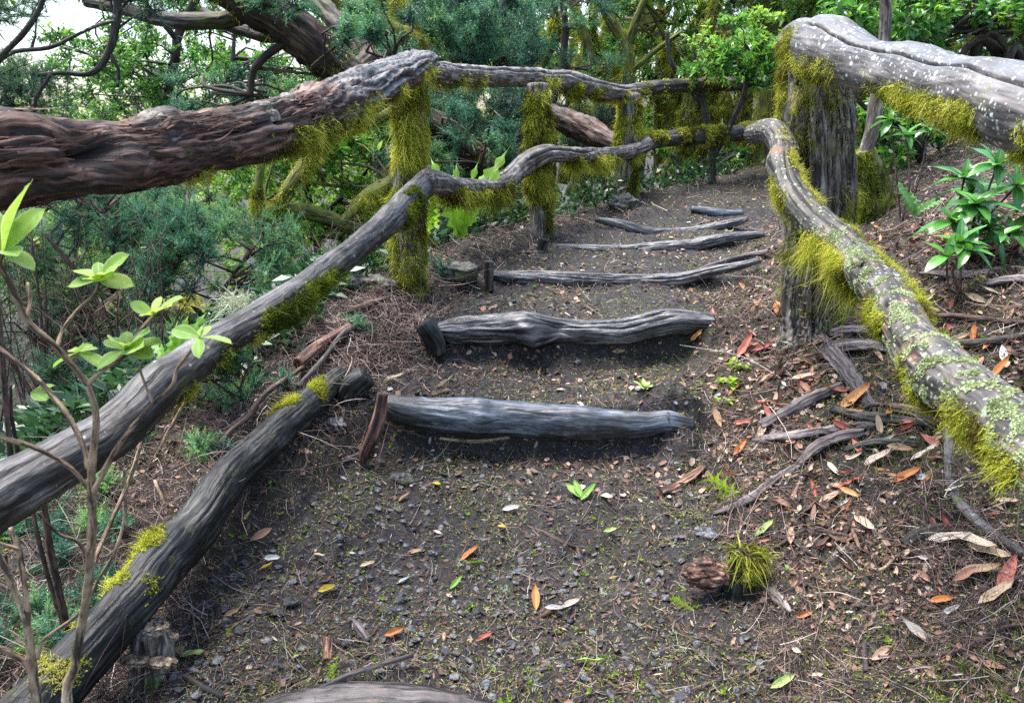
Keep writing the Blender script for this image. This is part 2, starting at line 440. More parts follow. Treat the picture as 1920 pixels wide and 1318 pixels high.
def ground_mat():
    t = NT('forest_soil'); co = t.n('TexCoord').outputs['Object']; k = t.attr('tint')
    n1 = t.noise(co, 3., 5, .6); n2 = t.noise(co, 26., 5, .65); n3 = t.noise(co, 120., 4, .6)
    mud = t.ramp(t.math('ADD', t.math('MULTIPLY', n1, .4), t.math('MULTIPLY', n2, .6)), [(.34, (.006, .005, .006)), (.5, (.019, .0165, .018)), (.66, (.058, .051, .054))])
    duff = t.ramp(t.math('ADD', t.math('MULTIPLY', n1, .3), t.math('MULTIPLY', n2, .7)), [(.3, (.006, .005, .004)), (.5, (.022, .016, .013)), (.64, (.062, .042, .033)), (.78, (.13, .09, .07))])
    dk = t.math('ADD', k, t.rng(t.noise(co, 1.7, 3, .6), .5, .6)); c = t.mix(t.math('MINIMUM', dk, 1.), duff, mud)
    grn = t.math('MULTIPLY', t.rng(t.noise(co, 2.1, 5, .7), .52, .68), t.rng(n3, .5, .62))
    c = t.mix(t.math('MULTIPLY', grn, .55), c, (.055, .075, .015))
    spk = t.n('TexVoronoi', {'Vector': co, 'Scale': 140.}); sc = t.n('SeparateColor', {0: spk.outputs['Color']})
    sp = t.math('MULTIPLY', t.math('GREATER_THAN', sc.outputs[0], .86), t.rng(spk.outputs['Distance'], .42, .3))
    c = t.mix(t.math('MULTIPLY', sp, .8), c, t.mix(sc.outputs[1], (.12, .055, .04), (.10, .11, .12)))
    h = t.math('ADD', t.math('MULTIPLY', n2, .8), t.math('MULTIPLY', n3, .45))
    nr = t.bump(h, .9, .018)
    return t.done(t.princ(c, t.rng(n1, .35, .65, .5, .85), nr, .3))
M['soil'] = ground_mat()

def build_ground():
    V = np.stack([XX, YY, ZZ], -1).reshape(-1, 3); Q = grid_quads(len(GY), len(GX), False)
    k = KK.ravel(); inp = (k[Q].mean(1) > .5)
    for nm, sel in (('ground', ~inp), ('path', inp)):
        q = Q[sel]; u, inv = np.unique(q, return_inverse=True)
        g = G(); g.add(V[u], inv.reshape(-1, 4), None, k[u])
        o = obj(nm, g, M['soil']); tag(o, kind='structure')
        if nm == 'path': o['label'] = 'dark muddy footpath climbing over log steps'
build_ground()

# ------------------------------------------------------------------ wood
M['bark_red'] = wood('weathered_red_bark', [(.0, (.008, .005, .004)), (.35, (.040, .019, .013)), (.62, (.105, .050, .034)), (1, (.26, .15, .11))], (20, 20, 1.2), (.5, .85), bump=1., moss=(7, .62, .72, (.10, .10, .02)), worn=((.05, .048, .05), (.30, .29, .29)), n3w=.5, crk=(.47, .40), fine=62)
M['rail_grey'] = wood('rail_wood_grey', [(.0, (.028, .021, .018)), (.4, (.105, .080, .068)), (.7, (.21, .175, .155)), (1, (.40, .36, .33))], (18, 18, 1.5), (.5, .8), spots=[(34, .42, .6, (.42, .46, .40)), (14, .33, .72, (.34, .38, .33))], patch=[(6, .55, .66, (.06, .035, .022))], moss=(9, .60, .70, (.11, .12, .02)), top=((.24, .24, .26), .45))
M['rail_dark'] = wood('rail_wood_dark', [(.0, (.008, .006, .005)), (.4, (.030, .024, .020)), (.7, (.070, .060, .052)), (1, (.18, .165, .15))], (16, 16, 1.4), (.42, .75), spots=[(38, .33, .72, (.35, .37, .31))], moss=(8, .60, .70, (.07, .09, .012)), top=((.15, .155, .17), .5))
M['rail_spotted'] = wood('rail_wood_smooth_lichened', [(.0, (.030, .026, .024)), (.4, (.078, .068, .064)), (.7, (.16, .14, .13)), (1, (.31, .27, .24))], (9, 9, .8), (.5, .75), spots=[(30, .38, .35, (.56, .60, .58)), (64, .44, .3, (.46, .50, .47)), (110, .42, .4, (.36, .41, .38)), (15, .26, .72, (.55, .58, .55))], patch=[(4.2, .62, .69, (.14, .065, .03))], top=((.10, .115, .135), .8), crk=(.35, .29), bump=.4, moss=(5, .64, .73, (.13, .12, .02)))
M['rail_lichen'] = wood('rail_wood_green_lichen', [(.0, (.016, .014, .013)), (.4, (.050, .044, .041)), (.7, (.105, .093, .085)), (1, (.22, .195, .17))], (14, 14, 1.2), (.5, .8), spots=[(22, .42, .55, (.25, .31, .21)), (48, .46, .45, (.32, .38, .27)), (95, .5, .4, (.30, .35, .22))], patch=[(7, .58, .66, (.17, .095, .06))], bump=.5, moss=(6, .58, .7, (.16, .16, .02)))
M['post_bark'] = wood('shaggy_post_bark', [(.0, (.016, .013, .012)), (.35, (.085, .068, .06)), (.62, (.22, .18, .16)), (1, (.42, .38, .35))], (22, 22, 1.1), (.55, .85), patch=[(11, .53, .62, (.17, .21, .12)), (4, .60, .68, (.20, .12, .125))], bump=1., moss=(6, .54, .64, (.09, .105, .015)))
M['step_wet'] = wood('wet_step_wood', [(.0, (.022, .025, .031)), (.4, (.042, .052, .068)), (.7, (.09, .108, .138)), (1, (.20, .23, .265))], (9, 9, .8), (.36, .6), patch=[(9, .64, .69, (.18, .10, .05)), (5, .5, .62, (.030, .032, .036)), (16, .6, .66, (.02, .017, .015))], bump=.6, spec=.6, dark=(.006, .005, .005))
M['step_dry'] = wood('worn_step_wood', [(.0, (.010, .009, .009)), (.4, (.036, .035, .038)), (.7, (.092, .090, .096)), (1, (.22, .21, .215))], (15, 15, 1.0), (.3, .6), bump=1., spec=.6, dark=(.006, .005, .005))
M['step_flush'] = wood('flush_step_wood', [(.0, (.008, .007, .007)), (.4, (.040, .034, .034)), (.7, (.085, .073, .071)), (1, (.17, .14, .135))], (12, 12, .9), (.4, .7), patch=[(8, .58, .66, (.13, .08, .06)), (5, .52, .62, (.018, .015, .014))], bump=.7, dark=(.004, .004, .004))
M['edge_black'] = wood('edge_log_wood', [(.0, (.004, .004, .004)), (.4, (.0115, .012, .0125)), (.7, (.032, .032, .032)), (1, (.095, .092, .085))], (17, 17, 1.2), (.38, .65), patch=[(7, .63, .70, (.14, .10, .06))], moss=(10, .60, .68, (.06, .075, .012)), bump=.9, dark=(.003, .003, .003), spec=.25)
M['splinter'] = wood('splintered_red_wood', [(.0, (.02, .010, .007)), (.4, (.085, .036, .024)), (.7, (.19, .095, .066)), (1, (.36, .22, .16))], (30, 30, 1.6), (.6, .9), bump=1.)
M['strip'] = wood('peeled_bark_strip', [(.0, (.025, .019, .019)), (.4, (.085, .066, .066)), (.7, (.17, .14, .14)), (1, (.33, .29, .28))], (26, 26, 1.2), (.5, .85), bump=1., moss=(12, .66, .74, (.08, .09, .02)))
M['trunk_heath'] = wood('heath_trunk_bark', [(.0, (.005, .004, .003)), (.4, (.022, .013, .010)), (.7, (.058, .033, .025)), (1, (.15, .095, .072))], (10, 10, .7), (.6, .9), bump=1., moss=(2.2, .56, .68, (.05, .055, .012)), fine=40)
M['trunk_moss'] = wood('mossy_trunk_bark', [(.0, (.018, .016, .008)), (.4, (.065, .062, .024)), (.7, (.14, .14, .035)), (1, (.26, .26, .07))], (9, 9, .9), (.7, .95), bump=1., moss=(4.5, .46, .6, (.16, .18, .02)), fine=40)
M['twig_dark'] = wood('dark_twig_bark', [(.0, (.010, .008, .007)), (.5, (.04, .032, .027)), (1, (.13, .115, .10))], (30, 30, 6), (.6, .9), spots=[(24, .4, .45, (.25, .28, .22))])
M['twig_red'] = wood('red_brown_twig_bark', [(.0, (.022, .012, .009)), (.5, (.09, .050, .036)), (1, (.20, .13, .10))], (30, 30, 6), (.6, .9))
M['stem_tan'] = wood('tan_shrub_bark', [(.0, (.08, .05, .03)), (.4, (.24, .155, .092)), (.7, (.36, .25, .155)), (1, (.50, .38, .26))], (22, 22, 9), (.55, .85), bump=.8, fine=70, patch=[(16, .56, .64, (.11, .085, .055))])
M['fungus'] = wood('bracket_fungus', [(.0, (.06, .04, .025)), (.4, (.18, .125, .08)), (.7, (.30, .22, .15)), (1, (.50, .42, .32))], (30, 30, 10), (.7, .95), bump=.8)
M['stone_m'] = wood('dark_basalt', [(.0, (.016, .017, .020)), (.5, (.050, .054, .064)), (1, (.16, .165, .18))], (20, 20, 20), (.35, .7), bump=.6, spec=.6)
M['stone_pale'] = wood('pale_lichened_stone', [(.0, (.022, .021, .021)), (.45, (.065, .062, .060)), (1, (.18, .175, .165))], (12, 12, 12), (.6, .9), bump=.9, patch=[(14, .56, .66, (.24, .25, .20))], moss=(5, .52, .62, (.05, .06, .012)))

def foliage_mats():
    M['fibre_red'] = leafm('red_bark_fibre', [(0, (.012, .007, .005)), (.4, (.05, .024, .017)), (.7, (.12, .062, .045)), (1, (.27, .17, .13))], None, .8, 0, .25)
    M['fibre_grey'] = leafm('grey_bark_fibre', [(0, (.02, .016, .013)), (.4, (.075, .06, .05)), (.7, (.16, .135, .115)), (1, (.32, .28, .24))], None, .8, 0, .25)
    M['laurel_far'] = leafm('hazy_far_leaf', [(0, (.03, .085, .02)), (.4, (.085, .20, .04)), (.75, (.19, .36, .07)), (1, (.38, .52, .14))], None, .4, .45, .4)  # laurel greens lightened and yellowed, painting bright haze into the far leaves
    M['moss'] = leafm('hanging_moss', [(0, (.09, .065, .012)), (.2, (.17, .18, .02)), (.45, (.36, .41, .04)), (.75, (.56, .58, .07)), (1, (.68, .62, .18))], None, .7, .4, .2, root=(.055, .045, .012))
    M['moss_green'] = leafm('cushion_moss', [(0, (.03, .04, .006)), (.5, (.12, .17, .014)), (1, (.30, .35, .03))], None, .7, .35, .2, root=(.03, .04, .006))
    M['lichen'] = leafm('crusty_lichen', [(0, (.22, .26, .12)), (.5, (.38, .44, .25)), (1, (.56, .60, .43))], None, .8, .15, .2)
    M['beard'] = leafm('beard_lichen', [(0, (.30, .34, .25)), (1, (.58, .62, .50))], None, .8, .2, .2)
    M['laurel'] = leafm('laurel_leaf', [(0, (.016, .065, .022)), (.4, (.060, .19, .045)), (.75, (.15, .36, .065)), (1, (.34, .54, .12))], None, .30, .42, .5)
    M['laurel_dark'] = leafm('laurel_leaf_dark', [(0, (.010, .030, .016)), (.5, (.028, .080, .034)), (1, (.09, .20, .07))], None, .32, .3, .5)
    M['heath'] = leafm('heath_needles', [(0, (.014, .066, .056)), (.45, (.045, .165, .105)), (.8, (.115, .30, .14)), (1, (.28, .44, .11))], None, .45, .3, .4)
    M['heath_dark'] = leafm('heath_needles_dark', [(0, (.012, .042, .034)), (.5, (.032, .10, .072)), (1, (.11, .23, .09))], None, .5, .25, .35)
    M['velvet'] = leafm('velvet_shrub_leaf', [(0, (.15, .29, .05)), (.5, (.25, .42, .085)), (1, (.40, .54, .14))], (.8, (.46, .56, .34)), .6, .45, .25, rib=(.36, .50, .22), vein=90, back=(.17, .25, .03))
    M['gloss'] = leafm('glossy_leaf', [(0, (.018, .09, .02)), (.5, (.055, .20, .035)), (1, (.13, .36, .06))], None, .24, .22, .6, rib=(.14, .28, .06))
    M['sonchus'] = leafm('thistle_leaf', [(0, (.09, .26, .02)), (.5, (.17, .38, .03)), (1, (.28, .50, .06))], None, .45, .45, .4, rib=(.35, .52, .15))
    M['fern'] = leafm('fern_leaf', [(0, (.05, .15, .04)), (.5, (.11, .27, .08)), (1, (.22, .38, .12))], None, .5, .35, .3)
    M['herb'] = leafm('herb_leaf', [(0, (.09, .20, .015)), (.5, (.19, .34, .025)), (1, (.34, .48, .06))], None, .5, .4, .3)
    dry = lambda n, a, b, c, r=.5: leafm(n, [(0, a), (.5, b), (1, c)], None, r, .12, .4, vein=22, back=tuple(v * .35 for v in a))
    M['leaf_yellow'] = dry('yellow_fallen_leaf', (.36, .26, .03), (.50, .38, .06), (.60, .50, .16))
    M['leaf_tan'] = dry('tan_fallen_leaf', (.24, .14, .075), (.40, .26, .15), (.55, .42, .28))
    M['leaf_beige'] = dry('pale_fallen_leaf', (.42, .33, .23), (.56, .46, .35), (.68, .60, .50))
    M['leaf_red'] = dry('red_fallen_leaf', (.20, .04, .03), (.34, .08, .055), (.48, .18, .13))
    M['leaf_orange'] = dry('orange_fallen_leaf', (.32, .10, .025), (.48, .18, .05), (.60, .30, .12))
    M['leaf_green'] = dry('green_fallen_leaf', (.10, .22, .03), (.20, .34, .06), (.36, .48, .16))
    M['leaf_grey'] = dry('grey_fallen_leaf', (.26, .27, .26), (.42, .42, .40), (.58, .58, .55))
    M['litter'] = leafm('litter_bits', [(0, (.025, .015, .011)), (.35, (.085, .045, .032)), (.6, (.19, .11, .075)), (.78, (.34, .17, .115)), (.9, (.46, .34, .25)), (1, (.36, .36, .35))], None, .65, .1, .35)
    M['twiglet'] = leafm('twig_litter', [(0, (.018, .013, .012)), (.35, (.055, .037, .033)), (.65, (.13, .083, .072)), (.88, (.28, .19, .16)), (1, (.50, .43, .38))], None, .6, 0, .4)
    M['needle'] = leafm('green_needle_litter', [(0, (.055, .075, .012)), (.35, (.14, .18, .022)), (.7, (.27, .31, .045)), (.88, (.40, .40, .11)), (1, (.42, .24, .12))], None, .55, .2, .4)
foliage_mats()
# ------------------------------------------------------------------ moss and lichen on wood
def pick(L, n, weight, r, clump=6., thr=-.05):
    """n random spots on a log's surface; weight(frac, D) -> 0..1, broken into clumps by noise"""
    V, D = L['V'], L['D']; a, b = D.shape[:2]
    w = weight(L['f'][:, None] + 0 * D[..., 0], D) * np.clip((pn(V * clump + 40) - thr) * 3, 0, 1)
    seg = np.linalg.norm(np.gradient(L['P'], axis=0), axis=1) * L['R']
    w = np.clip(w, 0, None) * seg[:, None]
    if w.sum() <= 0: return np.zeros((0, 3)), np.zeros((0, 3))
    c = np.cumsum(w.ravel()); k = np.searchsorted(c, r.uniform(0, c[-1], n)); i, j = np.clip(k // b, 0, a - 2), k % b
    u, v = r.uniform(0, 1, (2, n, 1)); j2 = (j + 1) % b
    return (V[i, j] * (1 - u) + V[i + 1, j] * u) * (1 - v) + (V[i, j2] * (1 - u) + V[i + 1, j2] * u) * v, D[i, j]

def moss(parent, L, n, weight, length=(.02, .06), width=.003, droop=.8, clump=6., thr=-.05, seed=0, m='moss', name='moss', K=5, out=.55, curl=.35, side=True):
    r = np.random.default_rng(seed + 100)
    p, d = pick(L, n, weight, r, clump, thr)
    if not len(p): return
    ln = r.uniform(*length, len(p)) * (.55 + .9 * np.clip(pn(p * 9) + .5, 0, 1.2))
    drift = .5 * np.stack([pn(p * 7 + 3), pn(p * 7 + 11), pn(p * 7 + 23)], -1)
    dr = unit(d * out + np.array([0, 0, -droop]) + drift + r.normal(size=p.shape) * .22)
    tint = np.clip(.46 + .7 * pn(p * 4 + 70) + .6 * pn(p * 15 + 7) + r.normal(0, .2, len(p)), 0, 1)
    g = G(); ln = ln * .66; strands(g, p - d * .004, dr, ln, width * .8, K + 1, sag=.35 * max(droop, 0), curl=curl * 1.7, r=r, tint=tint)
    sg = .35 * max(droop, 0); nf = 5 if side else 2     # tiny leaves up every shoot, matted together
    k = np.repeat(np.arange(len(p)), nf); t = r.uniform(.05, 1, len(k)) ** .8; lk = ln[k] * t
    q = p[k] - d[k] * .004 + dr[k] * lk[:, None] + np.array([0, 0, -1.]) * (sg * ln[k] * t * t)[:, None] + r.normal(size=(len(k), 3)) * (.16 * ln[k])[:, None]
    fd = unit(dr[k] * .7 + r.normal(size=q.shape) * .75); sz = r.uniform(1.4, 4.2, len(k)) * width * (1.15 - .5 * t)
    scatter(g, LEAF2, q, frames(fd, unit(d[k] + r.normal(size=q.shape) * .5)), sz, np.clip(tint[k] + r.normal(0, .1, len(k)) - .12 * (1 - t), 0, 1))
    return obj(name, g, M[m], parent)

def lichen(parent, L, n, weight, size=(.004, .012), seed=0, clump=9., thr=.0, m='lichen'):
    r = np.random.default_rng(seed + 300); p, d = pick(L, n, weight, r, clump, thr)
    if not len(p): return
    g = G(); nl = 5
    for k in range(nl):
        y = unit(np.cross(d, r.normal(size=p.shape)) + d * r.uniform(.1, .9, (len(p), 1)))
        scatter(g, leaf_tp(3, .42, .5, -.35, 3), p - d * .002, frames(y, d), r.uniform(*size, len(p)), np.clip(.5 + .5 * pn(p * 14), 0, 1))
    return obj('lichen', g, M[m], parent)

up = lambda D: D[..., 2]
dn = lambda D: np.clip(-D[..., 2] + .25, 0, 1)
def band(f, a, b, s=.05): return sstep(a - s, a + s, f) * (1 - sstep(b - s, b + s, f))
CAMV = unit(np.array([0, -1, .15]))
def fibres(parent, L, n, weight, length, width, m, seed, lift=.18, clump=9., thr=-.05, tint=None):
    r = np.random.default_rng(seed + 900); p, d = pick(L, n, weight, r, clump, thr)
    k = np.argmin(np.linalg.norm(p[:, None, :] - L['P'][None, ::4], axis=2), axis=1) * 4
    tv = L['T'][np.minimum(k, len(L['T']) - 1)] * r.choice([-1, 1], (len(p), 1)); tv = unit(tv - (tv * d).sum(-1, keepdims=True) * d)
    g = G(); ln = r.uniform(*length, len(p)); K = 5; t = np.linspace(0, 1, K)[None, :, None]; sd = unit(np.cross(tv, d)); w = r.uniform(*width, len(p))[:, None, None]
    up_ = r.uniform(0, lift, (len(p), 1, 1)) ** 1.5; bend = r.normal(size=(len(p), 1, 1)) * .10
    P = p[:, None] - d[:, None] * .002 + tv[:, None] * ln[:, None, None] * t + d[:, None] * ln[:, None, None] * up_ * t ** 2 + sd[:, None] * bend * ln[:, None, None] * t ** 2
    hw = w * (1 - .8 * t) * .5; V = np.stack([P - sd[:, None] * hw, P + d[:, None] * hw * .5, P + sd[:, None] * hw], 2)
    q = np.array([[3 * a + b, 3 * a + b + 1, 3 * a + b + 4, 3 * a + b + 3] for a in range(K - 1) for b in range(2)])
    g.add(V.reshape(-1, 3), (q[None] + (np.arange(len(p)) * 3 * K)[:, None, None]).reshape(-1, 4), None, np.repeat(np.clip(r.normal(.45, .25, len(p)), 0, 1), 3 * K))
    return obj('bark', g, M[m], parent)

# ------------------------------------------------------------------ left handrail
dA, dB, dC = gd(770, 562), gd(1010, 440), 7.0
fl = thing('log_handrail', 'mossy grey log handrail on three posts climbing the left side of the steps', 'handrail', gp(768, 562), 'rustic log handrails')
def rail(par, pts, m, d0=None, d1=None, ns=64, ds=.011, **kw):
    P, R = path3(pts, d0, d1); g = G(); L = log(g, P, R, ns, ds, **kw); o = obj('rail', g, M[m], par); return o, L

o, L = rail(fl, [(-330, 345, 100), (-150, 318, 92), (0, 302, 84), (100, 300, 70), (200, 297, 60), (300, 286, 55), (400, 266, 48), (500, 243, 46), (600, 213, 45), (680, 172, 38), (730, 147, 33), (775, 128, 27), (800, 122, 24)], 'bark_red', 1.28, 4.15, 80, .008,
            seed=2, lump=.13, ridge=.24, rfreq=3.0, rlen=1.1, fine=.03, groove=1., tint=lambda f: .2 + .65 * sstep(.40, .74, f),
            knots=[(112, 1.3, .085, .018, .10), (308, .35, .05, .030, 0), (492, .95, .06, .026, .06), (618, .8, .03, .014, .03), (180, 1.5, .04, .018, 0), (590, .2, .06, .022, 0)], cracks=[(1.1, .6, .05, .5, .006, .022), (1.5, .5, .4, .97, .007, .026), (.5, .4, .1, .5, .005, .018), (.8, .5, .6, .98, .006, .02)], ref=(0, 0, 1))
o['label'] = 'thick reddish weathered rail nearest the camera'
RAIL1 = L
fibres(o, L, 2600, lambda f, D: (.35 + .65 * np.clip(-D[..., 1] + .3, 0, 1)) * (1 - np.exp(-((f - fr_at(L['P'], 112)) / .035) ** 2)) * (1 - .8 * np.exp(-((f - fr_at(L['P'], 492)) / .03) ** 2)) * (1 - .85 * sstep(.52, .68, f)), (.02, .13), (.003, .010), 'fibre_red', 1, .14)
moss(o, L, 4200, lambda f, D: band(f, .46, .98, .08) * (np.clip(-D[..., 1] * .7 - D[..., 2] * .5, 0, 1) + .15 * (D[..., 2] < 0)) , (.014, .05), .0030, .75, 5., -.12, 1)
moss(o, L, 500, lambda f, D: band(f, .3, .5) * np.clip(-D[..., 1] * .6 - D[..., 2] * .5, 0, 1), (.015, .04), .0026, .6, 8., .22, 2)
# grey healed branch scars on the top of the rail
def scar(par, L, frac, side, size, h, seed):
    size *= 1.12; h *= .8
    i = int(fr_at(L['P'], frac) * (len(L['s']) - 1)); T = L['T'][i]; c = L['P'][i] + unit(np.array([0, 0, 1]) + side * CAMV) * L['R'][i] * .93
    N = unit(np.array([0, 0, 1]) + side * CAMV); N = unit(N - (N @ T) * T); B = np.cross(N, T)
    nr, na = 18, 48; rr = np.linspace(0, 1, nr)[:, None]; a = np.linspace(0, 2 * PI, na, endpoint=False)[None]
    rim = 1 + .22 * pn(np.stack([np.cos(a) * 1.3, np.sin(a) * 1.3, 0 * a + seed], -1))
    x = rr * np.cos(a) * size * 1.55 * rim; y = rr * np.sin(a) * size * rim
    z = h * (np.cos(rr * PI * .5) ** .8) - .35 * h * np.exp(-((rr - .62) / .07) ** 2) - .8 * h * np.exp(-((rr * np.cos(a) - .1) ** 2 + (rr * np.sin(a) + .05) ** 2) / .02) - .55 * size * rr ** 3 + .12 * h * pn(np.stack([rr * np.cos(a) * 6, rr * np.sin(a) * 6, 0 * a * rr + seed], -1))
    V = c + x[..., None] * T + y[..., None] * B + (z + .002)[..., None] * N
    g = G(); g.add(V.reshape(-1, 3), grid_quads(nr, na), None, .5, np.stack([x, z, y], -1).reshape(-1, 3), (.8 * np.exp(-((rr * np.cos(a) - .1) ** 2 + (rr * np.sin(a)) ** 2) / .02)).ravel())
    s = obj('knot', g, M['rail_grey'], par); s['label'] = 'smooth grey healed knot'
fr_of = lambda L, px: None
scar(o, L, 312, .62, .058, .050, 1.); scar(o, L, 500, .75, .046, .030, 4.); scar(o, L, 545, .35, .036, .026, 9.)

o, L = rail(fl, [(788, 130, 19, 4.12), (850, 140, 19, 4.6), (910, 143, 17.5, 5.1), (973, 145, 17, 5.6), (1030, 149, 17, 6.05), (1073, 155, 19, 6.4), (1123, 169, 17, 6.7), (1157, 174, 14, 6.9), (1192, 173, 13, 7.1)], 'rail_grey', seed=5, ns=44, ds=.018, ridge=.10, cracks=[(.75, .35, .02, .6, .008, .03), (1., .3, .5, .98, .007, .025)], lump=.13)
moss(o, L, 2200, lambda f, D: (band(f, .55, .98) + .25 * band(f, 0, .3)) * np.clip(.35 - D[..., 2] - D[..., 1] * .5, 0, 1), (.02, .06), .005, .8, 5., .0, 4)
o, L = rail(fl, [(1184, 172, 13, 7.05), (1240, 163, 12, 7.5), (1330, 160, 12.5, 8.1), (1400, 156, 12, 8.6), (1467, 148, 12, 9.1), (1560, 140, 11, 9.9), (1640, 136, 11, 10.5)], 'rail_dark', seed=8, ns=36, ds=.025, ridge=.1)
moss(o, L, 2600, lambda f, D: .75 - .25 * D[..., 2], (.015, .04), .006, .5, 4., -.05, 5)
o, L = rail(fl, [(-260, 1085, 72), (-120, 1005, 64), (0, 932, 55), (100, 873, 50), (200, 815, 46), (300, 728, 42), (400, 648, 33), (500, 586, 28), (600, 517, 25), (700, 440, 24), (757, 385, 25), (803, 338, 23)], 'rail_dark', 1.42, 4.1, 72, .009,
            seed=11, lump=.1, ridge=.06, rfreq=3., rlen=1.6, knots=[(290, .4, .05, .02, 0), (380, 1.1, .05, .016, 0)], cracks=[(.4, .3, .02, .3, .003, .007), (1., .4, .3, .6, .003, .007)])
o['label'] = 'dark smooth diagonal lower rail'
moss(o, L, 6500, lambda f, D: (band(f, fr_at(L['P'], 385), fr_at(L['P'], 590)) + .4 * band(f, .84, .97)) * np.clip(-D[..., 2] * .6 - D[..., 1] * .7 + D[..., 0] * .3, 0, 1), (.014, .042), .0034, .35, 4., -.12, 12, 'moss_green', out=.9)
moss(o, L, 900, lambda f, D: band(f, .30, .62) * np.clip(-D[..., 2] * .9 - D[..., 1] * .4, 0, 1), (.012, .03), .003, .5, 6., .1, 13)
moss(o, L, 260, lambda f, D: band(f, .74, .9) * np.clip(D[..., 2] - D[..., 1] * .6, 0, 1), (.010, .02), .004, -.2, 12., .42, 14, 'moss_green', out=1.)
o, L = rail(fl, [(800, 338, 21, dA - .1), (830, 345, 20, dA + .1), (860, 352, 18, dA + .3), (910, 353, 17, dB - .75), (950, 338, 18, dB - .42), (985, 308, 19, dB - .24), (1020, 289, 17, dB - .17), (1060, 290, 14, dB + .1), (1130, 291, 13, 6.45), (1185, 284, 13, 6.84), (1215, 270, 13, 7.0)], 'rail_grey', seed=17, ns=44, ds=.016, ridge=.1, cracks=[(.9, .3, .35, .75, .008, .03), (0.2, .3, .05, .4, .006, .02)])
moss(o, L, 5200, lambda f, D: (band(f, .02, .34) * .8 + 1.1 * band(f, .52, .95)) * (np.clip(.45 - D[..., 2] - D[..., 1] * .5, 0, 1)), (.025, .10), .0050, 1.2, 4., -.25, 18, out=.45)
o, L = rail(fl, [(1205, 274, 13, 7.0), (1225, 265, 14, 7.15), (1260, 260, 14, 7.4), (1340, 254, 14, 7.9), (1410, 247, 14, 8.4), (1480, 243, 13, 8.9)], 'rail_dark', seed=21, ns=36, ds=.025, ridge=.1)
moss(o, L, 3400, lambda f, D: .6 + .4 * D[..., 2], (.02, .055), .008, .5, 4., -.25, 22, out=.8)

def post(par, pts, d, m, seed, ns=64, ds=.012, **kw):
    P, R = path3([(*p, d) for p in pts]); b = P[-1].copy(); b[2] = min(b[2], float(hgt(b[0], b[1]))) - .12
    g = G(); L = log(g, np.vstack([P, b]), np.r_[R, R[-1] * 1.08], ns, ds, seed=seed, ref=(0, -1, 0), **kw)
    o = obj('post', g, M[m], par); return o, L
dA = gd(770, 562)
o, L = post(fl, [(772, 118, 25), (770, 200, 28), (768, 330, 28), (766, 450, 27), (770, 540, 26), (771, 566, 29)], dA + .06, 'post_bark', 31, ridge=.16, rfreq=4.5, rlen=1.2)
o['label'] = 'post wrapped in shaggy yellow-green moss'
moss(o, L, 12500, lambda f, D: (band(f, .06, .62, .04) * (1.1 - .75 * np.clip(D[..., 0] - .2, 0, 1)) + .42 * band(f, .6, .86) + .12 * band(f, .8, 1)), (.02, .065), .0040, 1.1, 6., -.5, 32, out=.55)
dB = gd(1010, 440)
o, L = post(fl, [(1008, 158, 18), (1009, 250, 19), (1010, 330, 20), (1012, 400, 18), (1012, 444, 19)], dB + .02, 'post_bark', 35, 48, .018, ridge=.15, rlen=1.2)
moss(o, L, 9000, lambda f, D: band(f, .05, .85, .05) * np.clip(.4 + np.abs(D[..., 0]), 0, 1), (.025, .08), .0055, 1., 4., -.35, 36, out=.6)
dC = 7.0
o, L = post(fl, [(1180, 178, 19), (1180, 240, 20), (1174, 310, 20), (1172, 368, 19)], dC, 'post_bark', 39, 40, .02, ridge=.15, rlen=1.2)
moss(o, L, 5000, lambda f, D: band(f, .03, .85, .05) * np.clip(.3 + np.abs(D[..., 0] + .1), 0, 1), (.025, .08), .0065, 1., 4., -.3, 40, out=.6)
# two weathered wooden wedges beside the first post's head
def wedge(par, pts, d):
    P, R = path3([(*p, d) for p in pts]); g = G(); log(g, P, R, 16, .008, seed=3, ridge=.2, ref=(0, -1, 0)); obj('peg', g, M['strip'], par)
wedge(fl, [(733, 135, 3.5), (735, 155, 5), (736, 182, 2.5)], dA - .13); wedge(fl, [(800, 145, 5), (801, 165, 3)], dA - .03)

# ------------------------------------------------------------------ right handrail
fr = thing('log_handrail', 'stout lichen-spotted log handrail on one thick bark post right of the steps', 'handrail', gp(1515, 632), 'rustic log handrails')
dR = gd(1515, 634)
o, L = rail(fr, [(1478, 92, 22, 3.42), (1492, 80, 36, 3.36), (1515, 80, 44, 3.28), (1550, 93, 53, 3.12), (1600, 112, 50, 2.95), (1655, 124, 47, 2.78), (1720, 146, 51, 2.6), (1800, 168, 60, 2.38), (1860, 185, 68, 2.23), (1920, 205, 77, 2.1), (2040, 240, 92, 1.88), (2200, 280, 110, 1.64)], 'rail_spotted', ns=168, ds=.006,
            seed=23, lump=.10, ridge=.022, rfreq=2.2, rlen=.9, groove=.0, knots=[(1497, 1.1, .04, .004, .035), (1700, -.5, .075, .014, 0), (1550, -.3, .1, .012, 0), (1630, -.3, .06, -.014, 0)], cracks=[(.80, .22, .12, .99, .0034, .034)])
o['label'] = 'thick smooth grey rail with white lichen spots and one long crack'
moss(o, L, 6500, lambda f, D: (band(f, .12, .30, .05) * .4 + band(f, .30, 1.1)) * np.clip(-D[..., 2] * 1.4 - D[..., 0] * .5 - D[..., 1] * .2 - .25, 0, 1), (.012, .042), .0026, .7, 4.5, .0, 24, out=.8)
moss(o, L, 1100, lambda f, D: band(f, .0, .13, .02) * np.clip(.2 - D[..., 0] - D[..., 2] * .6, 0, 1), (.02, .05), .0028, .9, 7., -.2, 25)
